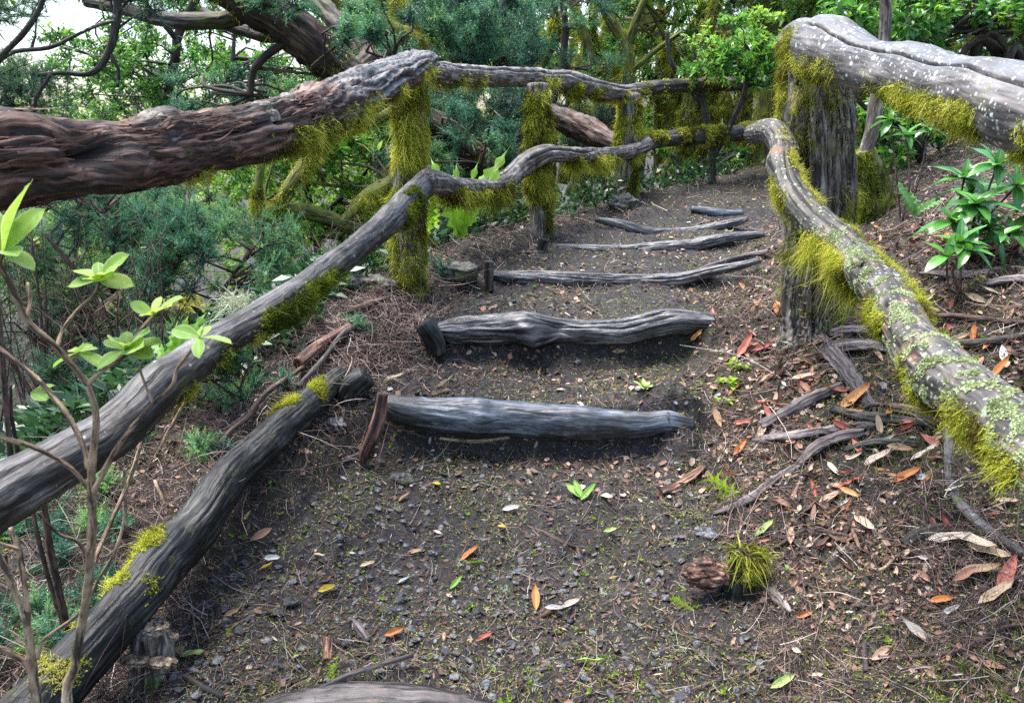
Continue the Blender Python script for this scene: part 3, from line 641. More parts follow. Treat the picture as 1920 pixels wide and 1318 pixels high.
o, L = rail(fr, [(1411, 252, 19, 3.62), (1445, 248, 24, 3.5), (1470, 277, 25, 3.38), (1473, 320, 25, 3.24), (1486, 365, 29, 3.12), (1522, 412, 32, 3.02), (1560, 445, 34, 2.9), (1602, 485, 36, 2.72), (1657, 545, 40, 2.42), (1712, 640, 44, 2.1), (1755, 695, 54, 1.93), (1818, 742, 58, 1.75), (1869, 780, 62, 1.62), (1930, 828, 68, 1.48), (2040, 920, 82, 1.25), (2160, 1010, 95, 1.08)], 'rail_lichen', ns=128, ds=.007,
            seed=27, lump=.09, ridge=.03, rfreq=3.6, rlen=1.3, groove=.2, knots=[(1638, .9, .035, .02, .03), (1665, -.7, .026, .016, .016), (1690, .9, .032, .018, .026), (.145, 1.6, .05, .02, 0), (1755, .4, .07, .016, 0)], cracks=[(.3, .35, .12, .5, .003, .014)])
o['label'] = 'winding lower rail crusted with pale green lichen and moss'
moss(o, L, 12500, lambda f, D: (band(f, fr_at(L['P'], 1575), 1.1, .03) + .3 * band(f, fr_at(L['P'], 1474), fr_at(L['P'], 1492), .015)) * np.clip(-D[..., 2] * 1. - D[..., 0] * .9 - D[..., 1] * .3 - .05, 0, 1) * (.3 + .7 * (band(f, .2, .62))), (.012, .045), .0028, .9, 4., -.12, 28)
moss(o, L, 1900, lambda f, D: band(f, fr_at(L['P'], 1545), fr_at(L['P'], 1625), .02) * np.clip(-D[..., 2] * 1. - D[..., 0] * .6, 0, 1), (.04, .11), .0030, 1.3, 6., -.3, 29, out=.35)
moss(o, L, 1900, lambda f, D: band(f, .18, .7, .04) * np.clip(D[..., 0] * .9 + D[..., 2] * .5 - .62, 0, 1), (.012, .03), .0026, .1, 8., -.1, 30, out=.9)
moss(o, L, 900, lambda f, D: band(f, .0, .17, .02) * np.clip(.6 - abs(D[..., 0] - .1), 0, 1), (.01, .03), .003, .5, 8., .05, 33)
lichen(o, L, 6500, lambda f, D: band(f, .34, 1.1, .1) * np.clip(.45 + D[..., 2] * .15 - D[..., 0] * .7 - D[..., 1] * .25, 0, 1), (.003, .009), 3, 21., .04)
o, L = post(fr, [(1537, 92, 48), (1541, 200, 51), (1546, 320, 50), (1543, 400, 48), (1528, 480, 47), (1519, 560, 47), (1517, 618, 49), (1517, 636, 53)], dR + .06, 'post_bark', 43, 112, .008, ridge=.24, rfreq=4.2, rlen=.9, lump=.10, groove=1., cracks=[(5.7, .3, .05, .7, .006, .03), (.9, .3, .1, .9, .007, .035), (0.25, .25, .4, 1, .005, .02)])
o['label'] = 'thick shaggy-barked post with moss and tiny bracket fungi'
fibres(o, L, 1500, lambda f, D: np.clip(-D[..., 1] + .3, 0, 1), (.02, .12), (.004, .012), 'fibre_grey', 2, .16)
moss(o, L, 6500, lambda f, D: band(f, .12, .97, .05) * np.clip(D[..., 0] * 1.2 - .1, 0, 1), (.015, .05), .0028, .9, 7., -.08, 44)
moss(o, L, 3000, lambda f, D: band(f, .08, .8, .05) * np.clip(-D[..., 0] * 1.3 - .45, 0, 1), (.012, .04), .0028, .9, 6., -.1, 46)
moss(o, L, 900, lambda f, D: band(f, .05, .9, .05) * np.clip(-D[..., 1] * .8 - abs(D[..., 0]) * .3 - .2, 0, 1), (.006, .018), .0026, .7, 9., .2, 45)
# little fan-shaped fungi up the post
fg = np.random.default_rng(61)
for (px, py) in [(1496, 515), (1503, 535), (1500, 553), (1504, 566), (1498, 580), (1503, 592), (1506, 611), (1475, 628), (1486, 632), (1495, 626), (1500, 633), (1478, 640), (1541, 598), (1583, 350), (1585, 342)]:
    P = L['P']; c = at(px, py, dR); i = int(np.argmin(abs(P[:, 2] - c[2]))); ang = math.asin(np.clip((c[0] - P[i, 0]) / (L['R'][i] * 1.02), -.97, .97))
    nrm = np.array([math.sin(ang), -math.cos(ang), 0]); bp = P[i] + nrm * L['R'][i] * .97; bp[2] = c[2]; tx = np.array([nrm[1], -nrm[0], 0])
    a = np.linspace(-PI / 2, PI / 2, 13)[None]; rr = np.linspace(0, 1, 5)[:, None]; s = fg.uniform(.009, .017)
    x = rr * np.sin(a) * s * 1.2 * (1 + .1 * np.sin(a * 5)); y = rr * np.cos(a) * s; tp = bp + x[..., None] * tx + y[..., None] * nrm + (.004 + .003 * rr - .25 * 0)[..., None] * np.array([0, 0, 1.])
    bt = bp + x[..., None] * .93 * tx + y[..., None] * .93 * nrm + (0 * x - .002)[..., None] * np.array([0, 0, 1.])
    g = G(); Vv = np.vstack([tp.reshape(-1, 3), bt.reshape(-1, 3)]); q = grid_quads(5, 13, False); rim = np.array([[52 + k, 53 + k, 65 + 53 + k, 65 + 52 + k] for k in range(12)])
    g.add(Vv, np.vstack([q, q[:, ::-1] + 65, rim]), None, .5, None, np.r_[np.tile(np.repeat(np.linspace(0, .25, 5), 13), 2)])
    obj('bracket_fungus', g, M['fungus'], o)
# slab leaning behind the post
o, L = post(fr, [(1488, 85, 20), (1486, 170, 22), (1484, 240, 23), (1490, 340, 24), (1497, 470, 26), (1500, 560, 26)], dR + .34, 'post_bark', 47, 48, .014, ridge=.16)
o['label'] = 'mossy slab wedged behind the thick post'
moss(o, L, 3000, lambda f, D: band(f, .04, .6, .05) * np.clip(.5 - D[..., 0], 0, 1), (.02, .06), .0032, .9, 6., -.1, 48)

# ------------------------------------------------------------------ step logs and the edge log
SG = 'log steps set across the path'
def step(pts, d, m, label, seed, extra=None, group=SG, ns=60, ds=.010, name='step_log', cat='step log', **kw):
    P, R = path3([(*p, d) if len(p) == 3 else p for p in pts]); g = G()
    L = log(g, P, R, ns, ds, seed=seed, **kw)
    if extra:
        Pe, Re = path3(extra); log(g, Pe, Re, 36, .008, seed=seed + 1, ridge=.12, rfreq=4.)
    loc = P.mean(0).copy(); loc[2] = float((P[:, 2] - R).min())
    return solo(name, g, M[m], label, cat, loc, group), L
step([(470, 1352, 26), (540, 1336, 36), (620, 1330, 44), (700, 1328, 46), (780, 1332, 46), (860, 1342, 42), (960, 1356, 38), (1060, 1366, 32), (1120, 1374, 22)], 1.84, 'step_flush', 'worn flush log at the very bottom edge of the picture', 51, ridge=.05)
step([(722, 757, 17), (750, 766, 25), (800, 775, 30), (887, 780, 34), (973, 785, 33), (1073, 791, 31), (1150, 795, 28), (1207, 795, 24), (1250, 790, 20), (1298, 797, 12)], 3.10, 'step_wet', 'smooth wet blue-black log forming the lowest full step', 52, lump=.10, ridge=.05, rfreq=2.8, rlen=1.2, ns=84, ds=.007,
     knots=[(893, .45, .034, .016, 0), (900, 1.5, .04, .026, 0), (1080, .3, .05, .006, 0)], cracks=[(.9, .3, .35, .6, .003, .008)])
step([(822, 620, 15), (850, 620, 24), (890, 620, 28), (940, 617, 29), (985, 613, 27), (1040, 618, 23), (1100, 622, 21), (1160, 622, 22), (1220, 610, 24), (1270, 602, 23), (1335, 606, 18)], 3.72, 'step_dry', 'knotty cracked step log with a thick cut branch stub in front', 53, lump=.14, ridge=.11, rfreq=3.2, rlen=1.4, ns=72, ds=.007,
     knots=[(962, 1.0, .05, .022, 0), (985, 1.5, .052, .040, 0), (1008, 2.0, .05, .050, 0), (1045, 1.3, .03, -.022, 0)], cracks=[(.7, .5, .05, .5, .004, .014), (.4, .5, .45, .95, .004, .014), (1.1, .5, .2, .9, .004, .014)], group=SG)
step([(926, 516, 8), (970, 521, 14), (1040, 524, 15), (1110, 526, 14), (1190, 528, 13), (1270, 524, 13), (1330, 510, 10), (1380, 500, 8), (1424, 488, 5)], 4.5, 'step_dry', 'long straight grey step log, third full step up', 54, ridge=.09, cracks=[(.6, .4, .05, .6, .004, .014), (1., .4, .3, .9, .004, .014)])
step([(1036, 462, 5), (1110, 467, 8), (1180, 470, 11), (1240, 465, 12), (1300, 460, 12), (1360, 447, 10), (1432, 440, 6)], 5.25, 'step_dry', 'bowed grey step log, fourth full step up', 55, ridge=.1, ns=44, ds=.014)
step([(1116, 411, 5), (1165, 422, 9), (1210, 436, 11), (1260, 438, 10), (1310, 433, 9), (1370, 420, 8), (1402, 411, 5)], 5.8, 'step_dry', 'crooked S-shaped grey log near the top of the steps', 56, ridge=.12, ns=44, ds=.014)
step([(1296, 392, 5), (1330, 398, 9), (1365, 402, 9), (1392, 400, 8)], 6.4, 'step_wet', 'short dark log piece at the top of the steps', 57, ridge=.12, ns=40, ds=.014)
o, L = step([(640, 705, 20, 3.28), (600, 738, 27, 3.15), (560, 775, 30, 2.98), (490, 838, 33, 2.72), (428, 900, 37, 2.5), (368, 985, 41, 2.30), (318, 1045, 43, 2.15), (262, 1110, 46, 2.0), (184, 1200, 49, 1.86), (98, 1295, 52, 1.72), (10, 1385, 58, 1.6), (-60, 1450, 62, 1.5)], None, 'edge_black', 'long cracked black log bordering the left edge of the path', 58, lump=.11, ridge=.06, rfreq=3.2, rlen=1.1, ns=84, ds=.008, group=None, name='edge_log', cat='edging log',
     knots=[(330, .5, .035, .02, .028), (300, .2, .06, .02, 0)], cracks=[(.25, .25, .28, .47, .004, .02), (.6, .25, .48, .95, .004, .02), (-.1, .3, .70, 1., .004, .016), (1.2, .3, .1, .8, .003, .012)], groove=.8)
moss(o, L, 2600, lambda f, D: (band(f, .02, .22) + .35 * band(f, .6, .85)) * np.clip(D[..., 2] - .1, 0, 1), (.008, .03), .0028, -.1, 8., .05, 59, 'moss', out=.9, curl=.5)

# ------------------------------------------------------------------ stakes and stumps
def stake(pts, d, m, label, seed, name='stake', cat='stake', group=None, ns=28, **kw):
    P, R = path3([(*p, d) for p in pts]); g = G(); kw.setdefault('ridge', .16)
    L = log(g, P, R, ns, .008, seed=seed, ref=(0, -1, 0), **kw); loc = P[-1].copy()
    return solo(name, g, M[m], label, cat, loc, group), L
stake([(718, 738, 9), (712, 775, 11), (700, 815, 13), (685, 850, 10), (680, 868, 6)], 3.0, 'splinter', 'splintered reddish-brown stake leaning at the left end of the lowest step', 71)
stake([(688, 706, 19), (668, 722, 24), (655, 742, 24), (650, 770, 22)], 3.2, 'edge_black', 'squat black stake rotting left of the lowest step', 72)
stake([(793, 606, 15), (803, 620, 19), (815, 640, 20), (820, 662, 18)], 3.66, 'edge_black', 'short black stake holding the left end of the knotty step', 73)
stake([(917, 490, 8), (917, 508, 8.5), (917, 530, 8), (917, 545, 8)], 4.42, 'rail_dark', 'small upright stake at the left end of the third step', 74)
stake([(1022, 449, 9), (1018, 460, 9), (1012, 475, 8)], 5.15, 'edge_black', 'small dark stake at the left end of the fourth step', 75)
dS = gd(290, 1268)
st = thing('tree_stump', 'small rotten stump ringed with brown bracket fungi beside the black edge log', 'stump', at(288, 1275, dS))
P, R = path3([(284, 1176, 30, dS), (284, 1200, 35, dS), (286, 1240, 38, dS), (288, 1275, 40, dS), (288, 1310, 42, dS)]); g = G(); L = log(g, P, R, 64, .005, seed=76, ridge=.2, rfreq=2.5, ref=(0, -1, 0), cracks=[(0.1, .2, .05, .8, .005, .04)]); obj('trunk', g, M['post_bark'], st)
def bracket(px, py, w, h, d, seed, par):
    c = at(px, py, d); s = w * d / F; a = np.linspace(0, 2 * PI, 36, endpoint=False)[None]; rr = np.linspace(0, 1, 9)[:, None]
    k = 1 + .35 * pn(np.stack([np.cos(a) * 1.8, np.sin(a) * 1.8, 0 * a + seed], -1)) + .12 * pn(np.stack([np.cos(a) * 6, np.sin(a) * 6, 0 * a + seed], -1))
    x = rr * np.cos(a) * s * k; y = rr * np.sin(a) * s * .6 * k; z = .012 * pn(np.stack([x * 60, y * 60, 0 * x + seed], -1)) + h * d / F * (1 - rr ** 2) - .15 * y
    tp = c + np.stack([x, y, z], -1); bt = c + np.stack([x * .9, y * .9, z * .4 - .008], -1)
    g = G(); q = grid_quads(9, 36); rim = np.array([[8 * 36 + j, 8 * 36 + (j + 1) % 36, 324 + 8 * 36 + (j + 1) % 36, 324 + 8 * 36 + j] for j in range(36)])
    g.add(np.vstack([tp.reshape(-1, 3), bt.reshape(-1, 3)]), np.vstack([q, q[:, ::-1] + 324, rim[:, ::-1]]), None, .5, np.tile(np.stack([x, y, z], -1).reshape(-1, 3), (2, 1)), np.tile((.5 * np.clip(pn(np.stack([x * 90, y * 90, z], -1)), 0, 1)).ravel(), 2))
    obj('bracket_fungus', g, M['fungus'], par)
bracket(258, 1236, 36, 12, dS - .045, 1., st); bracket(302, 1240, 32, 12, dS - .05, 5., st); bracket(287, 1175, 36, 10, dS, 9., st); bracket(320, 1192, 18, 6, dS + .01, 12., st)
dS2 = gd(1385, 1108)
st = thing('tree_stump', 'tiny dark stump capped with a tuft of golden moss at the right of the path', 'stump', at(1388, 1108, dS2))
P, R = path3([(1395, 1035, 22, dS2), (1390, 1062, 22, dS2), (1384, 1090, 26, dS2), (1384, 1125, 30, dS2)]); g = G(); L = log(g, P, R, 40, .006, seed=78, ridge=.25, ref=(0, -1, 0)); o = obj('trunk', g, M['edge_black'], st)
moss(st, L, 420, lambda f, D: band(f, -.1, .34, .06) * np.clip(.3 + D[..., 0], 0, 1), (.022, .055), .0048, 1.4, 3., -.6, 79, 'moss', K=6, out=.9, curl=.5)
def rotten():
    g = G(); r = np.random.default_rng(80)
    for px, py, w, hh in ((1300, 1078, 24, .75), (1330, 1072, 30, .85), (1358, 1080, 24, .9), (1318, 1092, 20, .5)):
        V, Q = rock_shape(r.integers(1000)); p = at(px, py, dS2 + r.uniform(-.02, .03)); sz = w * p[1] / F; V = V * sz * np.array([1.15, 1., hh * 1.3])
        V = V + (.16 * sz * np.abs(fbm(V * np.array([18, 40, 60]) + px, 4)))[:, None] * unit(V); g.add(V + p, Q, None, .5, V[:, [1, 2, 0]], np.clip(fbm(V * np.array([20, 60, 90]) + 3, 3) * 1.4 + .1, 0, .9))
    p = gp(1328, 1100); solo('rotten_wood', g, M['splinter'], 'crumbling red-brown lump of rotten wood left of the moss-capped stump', 'rotten wood', p)
def rock_shape(seed, n=40, m=60):
    r = np.random.default_rng(seed); a = np.linspace(0, 2 * PI, m, endpoint=False)[None]; b = np.linspace(.02, PI - .02, n)[:, None]
    D = np.stack([np.sin(b) * np.cos(a), np.sin(b) * np.sin(a), np.cos(b) + 0 * a], -1); rad = np.ones(D.shape[:2])
    for _ in range(9): f = unit(r.normal(size=3)); rad = np.minimum(rad, r.uniform(.6, .9) / np.maximum(D @ f, .05))
    return (D * (rad * (1 + .2 * fbm(D * 2 + seed, 3)))[..., None]).reshape(-1, 3), grid_quads(n, m)
rotten()
r = np.random.default_rng(83); ct = at(1394, 1036, dS2); n = 330; a_ = r.uniform(0, 6.28, n); ro = np.sqrt(r.uniform(0, 1, n)) * .036
rd_ = np.stack([np.cos(a_), np.sin(a_), 0 * a_], -1); g = G()
strands(g, ct + [.016, -.006, 0] + rd_ * ro[:, None] * [1.5, 1, 1] + [0, 0, .006], unit(rd_ * (.5 + ro / .034)[:, None] + [.35, -.1, .25] + r.normal(size=(n, 3)) * .45), r.uniform(.015, .04, n), .0055, 8, 1.5, 1.1, r, tint=np.clip(r.normal(.22, .2, n), 0, 1)); obj('moss', g, M['moss'], st)
dS3 = gd(1628, 405)
st = thing('tree_stump', 'low stump smothered in dark green moss behind the thick right post', 'stump', at(1630, 405, dS3))
P, R = path3([(1612, 285, 26, dS3), (1620, 330, 34, dS3), (1628, 375, 40, dS3), (1630, 415, 44, dS3)]); g = G(); L = log(g, P, R, 36, .02, seed=81, ridge=.2, ref=(0, -1, 0)); obj('trunk', g, M['trunk_moss'], st)
moss(st, L, 4600, lambda f, D: 1 + 0 * f, (.015, .05), .0045, .5, 5., -.4, 82, 'moss_green', out=.9)
# ------------------------------------------------------------------ ground cover: litter, twigs, needles, gravel
gr_ = np.random.default_rng(99)
def sow(n, y0=1.35, y1=14., keep=None, spread=(.82, .35), p=1.):
    """ground points, thinning out with distance; keep(x, y, k) -> probability"""
    out = []; tot = 0
    while tot < n:
        u = gr_.uniform(0, 1, n); y = (y0 ** -p + u * (y1 ** -p - y0 ** -p)) ** (-1 / p)
        x = gr_.uniform(-1, 1, n) * (spread[0] * y + spread[1])
        if keep is not None:
            m = gr_.uniform(0, 1, n) < keep(x, y, pathk(x, y)); x, y = x[m], y[m]
        out.append(np.c_[x, y]); tot += len(x)
        if not len(x): break
    q = np.vstack(out)[:n]; return q[:, 0], q[:, 1]
def patchy(x, y, f, t, s=0): return np.clip((pn(np.stack([x * f, y * f, 0 * x + s], -1)) - t) * 4, 0, 1)
right_of = lambda x, y: sstep(-.15, .25, x - np.interp(y, *ER.T))
left_of = lambda x, y: sstep(-.1, .15, np.interp(y, *EL.T) - x)

def lay(n, L, W, K, lift, mname, name, label, keep, tint=None, curl=.3, flat=True, tilt=.12, y1=14., p=1., taper=.6, sag=.0):
    x, y = sow(n, keep=keep, y1=y1, p=p); n = len(x); z = hgt(x, y); N = gnorm(x, y)
    d = unit(np.cross(N, gr_.normal(size=(n, 3)))); d = unit(d + N * gr_.uniform(-.02, tilt, (n, 1)))
    l = gr_.uniform(*L, n) * gr_.uniform(.5, 1.2, n); far = np.clip(y / 3.2, .8, 2.2)
    g = G(); root = np.stack([x, y, z], -1) + N * gr_.uniform(lift[0], lift[1], (n, 1)) - d * l[:, None] * .5
    strands(g, root, d, l, gr_.uniform(*W, n) * far, K, sag=sag, curl=curl, r=gr_, tint=tint(x, y) if tint else None, flat=flat, taper=taper)
    o = obj(name, g, M[mname]); tag(o, label, kind='stuff')

lay(90000, (.006, .014), (.0022, .0040), 2, (.003, .007), 'needle', 'needle_litter', 'scattered green and yellow heath needles on the mud', lambda x, y, k: .3 + .5 * patchy(x, y, 2.2, -.15) + .9 * right_of(x, y) * (y < 3.4), curl=.05, tilt=.3, y1=9, p=1.)
lay(42000, (.02, .10), (.0018, .0034), 5, (.001, .012), 'twiglet', 'twig_litter', 'carpet of fine dry brown twigs', lambda x, y, k: np.clip((1 - k) * (.1 + .9 * patchy(x, y, 2.2, .0, 5)) * (1 - .5 * left_of(x, y)) * (1 - .55 * right_of(x, y) * (1 - sstep(1.8, 2.5, y))) + .06, 0, 1), curl=.45, flat=False, tilt=.35, p=1.2)
lay(13000, (.07, .20), (.0022, .0044), 7, (.003, .035), 'twiglet', 'dead_twig_litter', 'loose dead twigs tangled beside the path', lambda x, y, k: np.clip((1 - k) * (.2 + patchy(x, y, 1.3, 0, 9) + .35 * left_of(x, y)), 0, 1), curl=.3, flat=False, tilt=.35, y1=10, taper=.5)
lay(9000, (.02, .08), (.0018, .0032), 5, (.002, .007), 'twiglet', 'path_twig_litter', 'short reddish rootlets and twigs pressed in the mud', lambda x, y, k: k * .8, curl=.4, flat=False, tilt=.1, y1=7)
straw = lambda x, y: np.exp(-((x + .62) / .30) ** 2 - ((y - 3.75) / .55) ** 2)
lay(2300, (.05, .20), (.0022, .0038), 6, (.004, .035), 'twiglet', 'straw_litter', 'pale pinkish dry straw heaped at the foot of the first left post', lambda x, y, k: straw(x, y) * (1 - .8 * k), lambda x, y: gr_.uniform(.25, 1., len(x)), curl=.25, flat=False, tilt=.5, y1=6, p=.6, taper=.5)
lay(26000, (.007, .016), (.0022, .0038), 2, (.003, .008), 'needle', 'upper_needle_litter', 'green and yellow needles scattered over the upper steps and bank', lambda x, y, k: (y > 2.6) * (.25 + .75 * patchy(x, y, 3.1, -.05, 17)) * (1 - .6 * left_of(x, y)), curl=.05, tilt=.3, y1=9, p=.35)
lay(9000, (.02, .11), (.0018, .0032), 5, (.002, .012), 'twiglet', 'upper_twig_litter', 'dry twigs strewn over the upper steps and bank', lambda x, y, k: (y > 2.8) * (.15 + .85 * patchy(x, y, 1.9, -.05, 27)) * (.45 + .55 * (1 - k)), lambda x, y: gr_.uniform(.35, 1., len(x)), curl=.35, flat=False, tilt=.2, y1=9, p=.35)
def flakes(n, S, mname, name, label, keep, tp=DRY, tilt=.35, y1=12., lift=(.002, .012), asp=(.5, 1.1), tint=None, p=1.):
    x, y = sow(n, keep=keep, y1=y1, p=p); n = len(x); N = gnorm(x, y)
    Nn = unit(N + gr_.normal(size=(n, 3)) * tilt); d = unit(np.cross(Nn, gr_.normal(size=(n, 3))))
    s = gr_.uniform(*S, n); sc = np.stack([s * gr_.uniform(*asp, n), s, s * gr_.uniform(.3, 1.3, n)], -1)
    g = G(); scatter(g, tp, np.stack([x, y, hgt(x, y)], -1) + N * gr_.uniform(*lift, (n, 1)) - d * s[:, None] * .5, frames(d, Nn), sc, gr_.uniform(0, 1, n) if tint is None else tint(n))
    o = obj(name, g, M[mname]); tag(o, label, kind='stuff')
SMALL = leaf_tp(4, .2, .5, -.3, 3)
flakes(14000, (.010, .034), 'litter', 'leaf_litter', 'carpet of small brown and pinkish dead leaves', lambda x, y, k: np.clip((1 - k) * (.3 + .7 * patchy(x, y, 1.4, -.15, 3)) * (.35 + right_of(x, y)) * (.3 + .7 * sstep(1.8, 2.5, y)) + .03, 0, 1), SMALL, asp=(.4, 1.5))
flakes(1700, (.04, .095), 'litter', 'broad_leaf_litter', 'dry broad leaves piled on the bank', lambda x, y, k: np.clip(sstep(.12, .5, x - np.interp(y, *ER.T)) * patchy(x, y, 1.7, .02, 7) * 1.2 * sstep(1.75, 2.2, y) + .01 * (1 - k), 0, 1), DRY, .45, 9., asp=(.5, 1.3), tint=lambda n: gr_.uniform(.0, 1, n))
flakes(9000, (.008, .026), 'litter', 'bark_crumb_litter', 'small flakes of bark and wood trodden into the path', lambda x, y, k: k * .6 + .2, (lambda t: t)(leaf_tp(3, .3, .3, .1, 3, lambda t: .9 - .5 * abs(t - .5))), .3, 7., (.001, .006), tint=lambda n: gr_.uniform(0, .55, n))
x, y = sow(5200, y0=1.5, y1=6, spread=(.8, .3), keep=lambda x, y, k: left_of(x + .12, y) * (.3 + patchy(x, y, 2., -.1, 41)) + .10 * right_of(x, y) * (y > 2.2)); g = G(); n = len(x)
strands(g, np.stack([x, y, hgt(x, y)], -1), unit(gr_.normal(size=(n, 3)) * [1, 1, .6] + [0, 0, .35]), gr_.uniform(.08, .34, n), gr_.uniform(.0022, .0042, n), 7, .45, .45, gr_, flat=False, taper=.6)
tag(obj('dry_twig_tangle', g, M['twiglet']), 'tangle of dry arching twigs under the left rail', kind='stuff')
CHIP = leaf_tp(3, .42, .3, .05, 3, lambda t: .95 - .7 * abs(t - .45))
flakes(9000, (.010, .034), 'litter', 'upper_leaf_litter', 'small brown, tan and grey leaf scraps over the upper steps and bank', lambda x, y, k: (y > 2.7) * (.2 + .8 * patchy(x, y, 2.3, -.1, 37)) * (.55 + .45 * (1 - k)) * (1 - .5 * left_of(x, y)), CHIP, .4, 9., (.002, .010), (.5, 1.2), lambda n: gr_.uniform(.15, 1, n), .35)
flakes(1300, (.010, .028), 'stone_m', 'stone_chip_gravel', 'flat slate-grey stone chips over the path', lambda x, y, k: k * (.2 + .8 * patchy(x, y, 2.0, -.05, 47)), CHIP, .25, 7., (.002, .008), (.7, 1.3), None, .5)
# herb and moss seedlings
def sprouts(n, S, mname, name, label, keep, m=6, y1=9.):
    x, y = sow(n, keep=keep, y1=y1); n = len(x); N = gnorm(x, y)
    g = G(); base = np.stack([x, y, hgt(x, y)], -1); s = gr_.uniform(*S, n); ti = gr_.uniform(0, 1, n)
    for k in range(m):
        d = unit(np.cross(N, gr_.normal(size=(n, 3))) + N * gr_.uniform(.2, 1.1, (n, 1)))
        scatter(g, SMALL, base, frames(d, N), s * gr_.uniform(.6, 1.2, n), np.clip(ti + gr_.normal(0, .1, n), 0, 1))
    o = obj(name, g, M[mname]); tag(o, label, kind='stuff')
sprouts(2600, (.008, .018), 'herb', 'seedling_cover', 'tiny bright green seedlings dotting the ground', lambda x, y, k: np.clip(.1 + .9 * patchy(x, y, 1.9, .05, 21) * (.35 + right_of(x, y)), 0, 1))
x, y = sow(26000, y1=11, keep=lambda x, y, k: np.clip(patchy(x, y, 2.6, .12, 31) * (.2 + .8 * (1 - k) + .25 * (y < 3)), 0, 1)); N = gnorm(x, y)
g = G(); strands(g, np.stack([x, y, hgt(x, y)], -1), unit(N + gr_.normal(size=N.shape) * .55), gr_.uniform(.006, .018, len(x)), .0028 * np.clip(y / 3, .8, 2), 3, .1, .3, gr_)
tag(obj('ground_moss', g, M['moss_green']), 'thin patches of green moss creeping over the soil', kind='stuff')
x, y = sow(2400, y1=6, keep=lambda x, y, k: patchy(x, y, 1.1, .05, 55) * right_of(x, y)); 
g = G(); strands(g, np.stack([x, y, hgt(x, y)], -1), unit(np.array([0, 0, 1]) + gr_.normal(size=(len(x), 3)) * .5), gr_.uniform(.03, .10, len(x)), .0022, 5, .35, .3, gr_)
tag(obj('grass', g, M['herb']), 'sparse thin grass blades on the right bank', kind='stuff')

# stones: a few lumpy prototypes, then copies
def rock(seed, flat=.6, n=22, m=30):
    r = np.random.default_rng(seed); a = np.linspace(0, 2 * PI, m, endpoint=False)[None]; b = np.linspace(.02, PI - .02, n)[:, None]
    D = np.stack([np.sin(b) * np.cos(a), np.sin(b) * np.sin(a), np.cos(b) + 0 * a], -1)
    rad = np.ones(D.shape[:2])
    for _ in range(11):        # chipped facets
        f = unit(r.normal(size=3)); c = r.uniform(.62, .9); rad = np.minimum(rad, c / np.maximum(D @ f, .05))
    rad = rad * (1 + .10 * fbm(D * 2.2 + seed, 3)); V = D * rad[..., None] * np.array([1, r.uniform(.6, .95), flat])
    return V.reshape(-1, 3), grid_quads(n, m)
x, y = sow(3600, y1=5.5, keep=lambda x, y, k: k * (.25 + .75 * sstep(.4, -.8, x)) * (.4 + patchy(x, y, 2.4, -.1, 71))); n = len(x)
g = G()
for k in range(6):
    V, Q = rock(200 + k, .55, 7, 9); s = slice(k, None, 6); m = len(x[s])
    yv = unit(gr_.normal(size=(m, 3)) * np.array([1, 1, .25])); sz = gr_.uniform(.003, .009, m) * (1 + 1.2 * (gr_.uniform(0, 1, m) > .9))
    scatter(g, (V, Q, np.zeros((0, 3), int), np.zeros(len(V))), np.stack([x[s], y[s], hgt(x[s], y[s]) + sz * .15], -1), frames(yv, np.tile([0, 0, 1.], (m, 1))), sz, .5)
tag(obj('gravel', g, M['stone_m'], smooth=False), 'fine dark angular gravel in the mud', kind='stuff')
ROCKS = []
for k in range(5):
    V, Q = rock(300 + k, .5); g = G(); g.add(V, Q, None, .5); ROCKS.append(g.mesh('stone')); ROCKS[-1].materials.append(M['stone_m'])
def stone(px, py, hw, me=None, label='small angular blue-grey stone pressed into the mud of the path', group='angular stones in the path', cat='stone', k=0, mat=None):
    p = gp(px, py); s = hw * p[1] / F
    o = bpy.data.objects.new('stone', me or ROCKS[k % 5]); COL.objects.link(o)
    o.scale = (s, s, s * gr_.uniform(.7, 1.1)); o.rotation_euler = (gr_.uniform(-.25, .25), gr_.uniform(-.25, .25), gr_.uniform(0, 6.28)); o.location = tuple(p + np.array([0, 0, s * .12]))
    return tag(o, label, cat, group)
k = 0
for px, py, hw in [(538, 1131, 18), (500, 1112, 13), (455, 1185, 20), (470, 1160, 13), (583, 1165, 11), (590, 935, 12), (612, 995, 9), (455, 1063, 11), (600, 1115, 10), (548, 954, 9), (520, 1250, 14), (750, 1125, 13), (735, 1145, 15), (893, 1146, 13), (840, 1150, 10), (790, 1170, 9), (690, 1135, 8), (960, 1205, 19), (838, 1223, 15), (650, 1205, 13), (660, 1248, 15), (640, 1235, 12), (1010, 1195, 10), (1060, 1210, 11), (850, 920, 10), (775, 900, 9), (800, 985, 8), (700, 1010, 9), (970, 900, 8), (905, 965, 7), (1180, 1180, 11), (1240, 1165, 9), (560, 1045, 10), (530, 1010, 8), (580, 1075, 11), (490, 1150, 11), (870, 1255, 12), (920, 1240, 10), (1130, 985, 7), (665, 955, 9), (905, 573, 14), (885, 562, 9), (960, 567, 13), (775, 707, 10), (1275, 1310, 22), (1195, 466, 8), (790, 875, 8), (620, 1225, 12), (435, 1275, 12), (760, 1240, 12), (720, 1195, 10), (810, 1110, 9)]:
    stone(px, py, hw, k=k); k += 1
def big_stone(px, py, hw, m, label, seed, cat='stone', fl=.6):
    V, Q = rock(seed, fl, 36, 52); p = gp(px, py); s = hw * p[1] / F
    V = V * s; V = V + (fbm(V * 22, 4) * .012)[:, None] * unit(V); g = G(); g.add(V + p + np.array([0, 0, s * .22]), Q)
    return solo('rock', g, M[m], label, cat, p)
big_stone(755, 903, 27, 'stone_pale', 'flat pale grey stone on the path below the lowest step', 401, fl=.4)
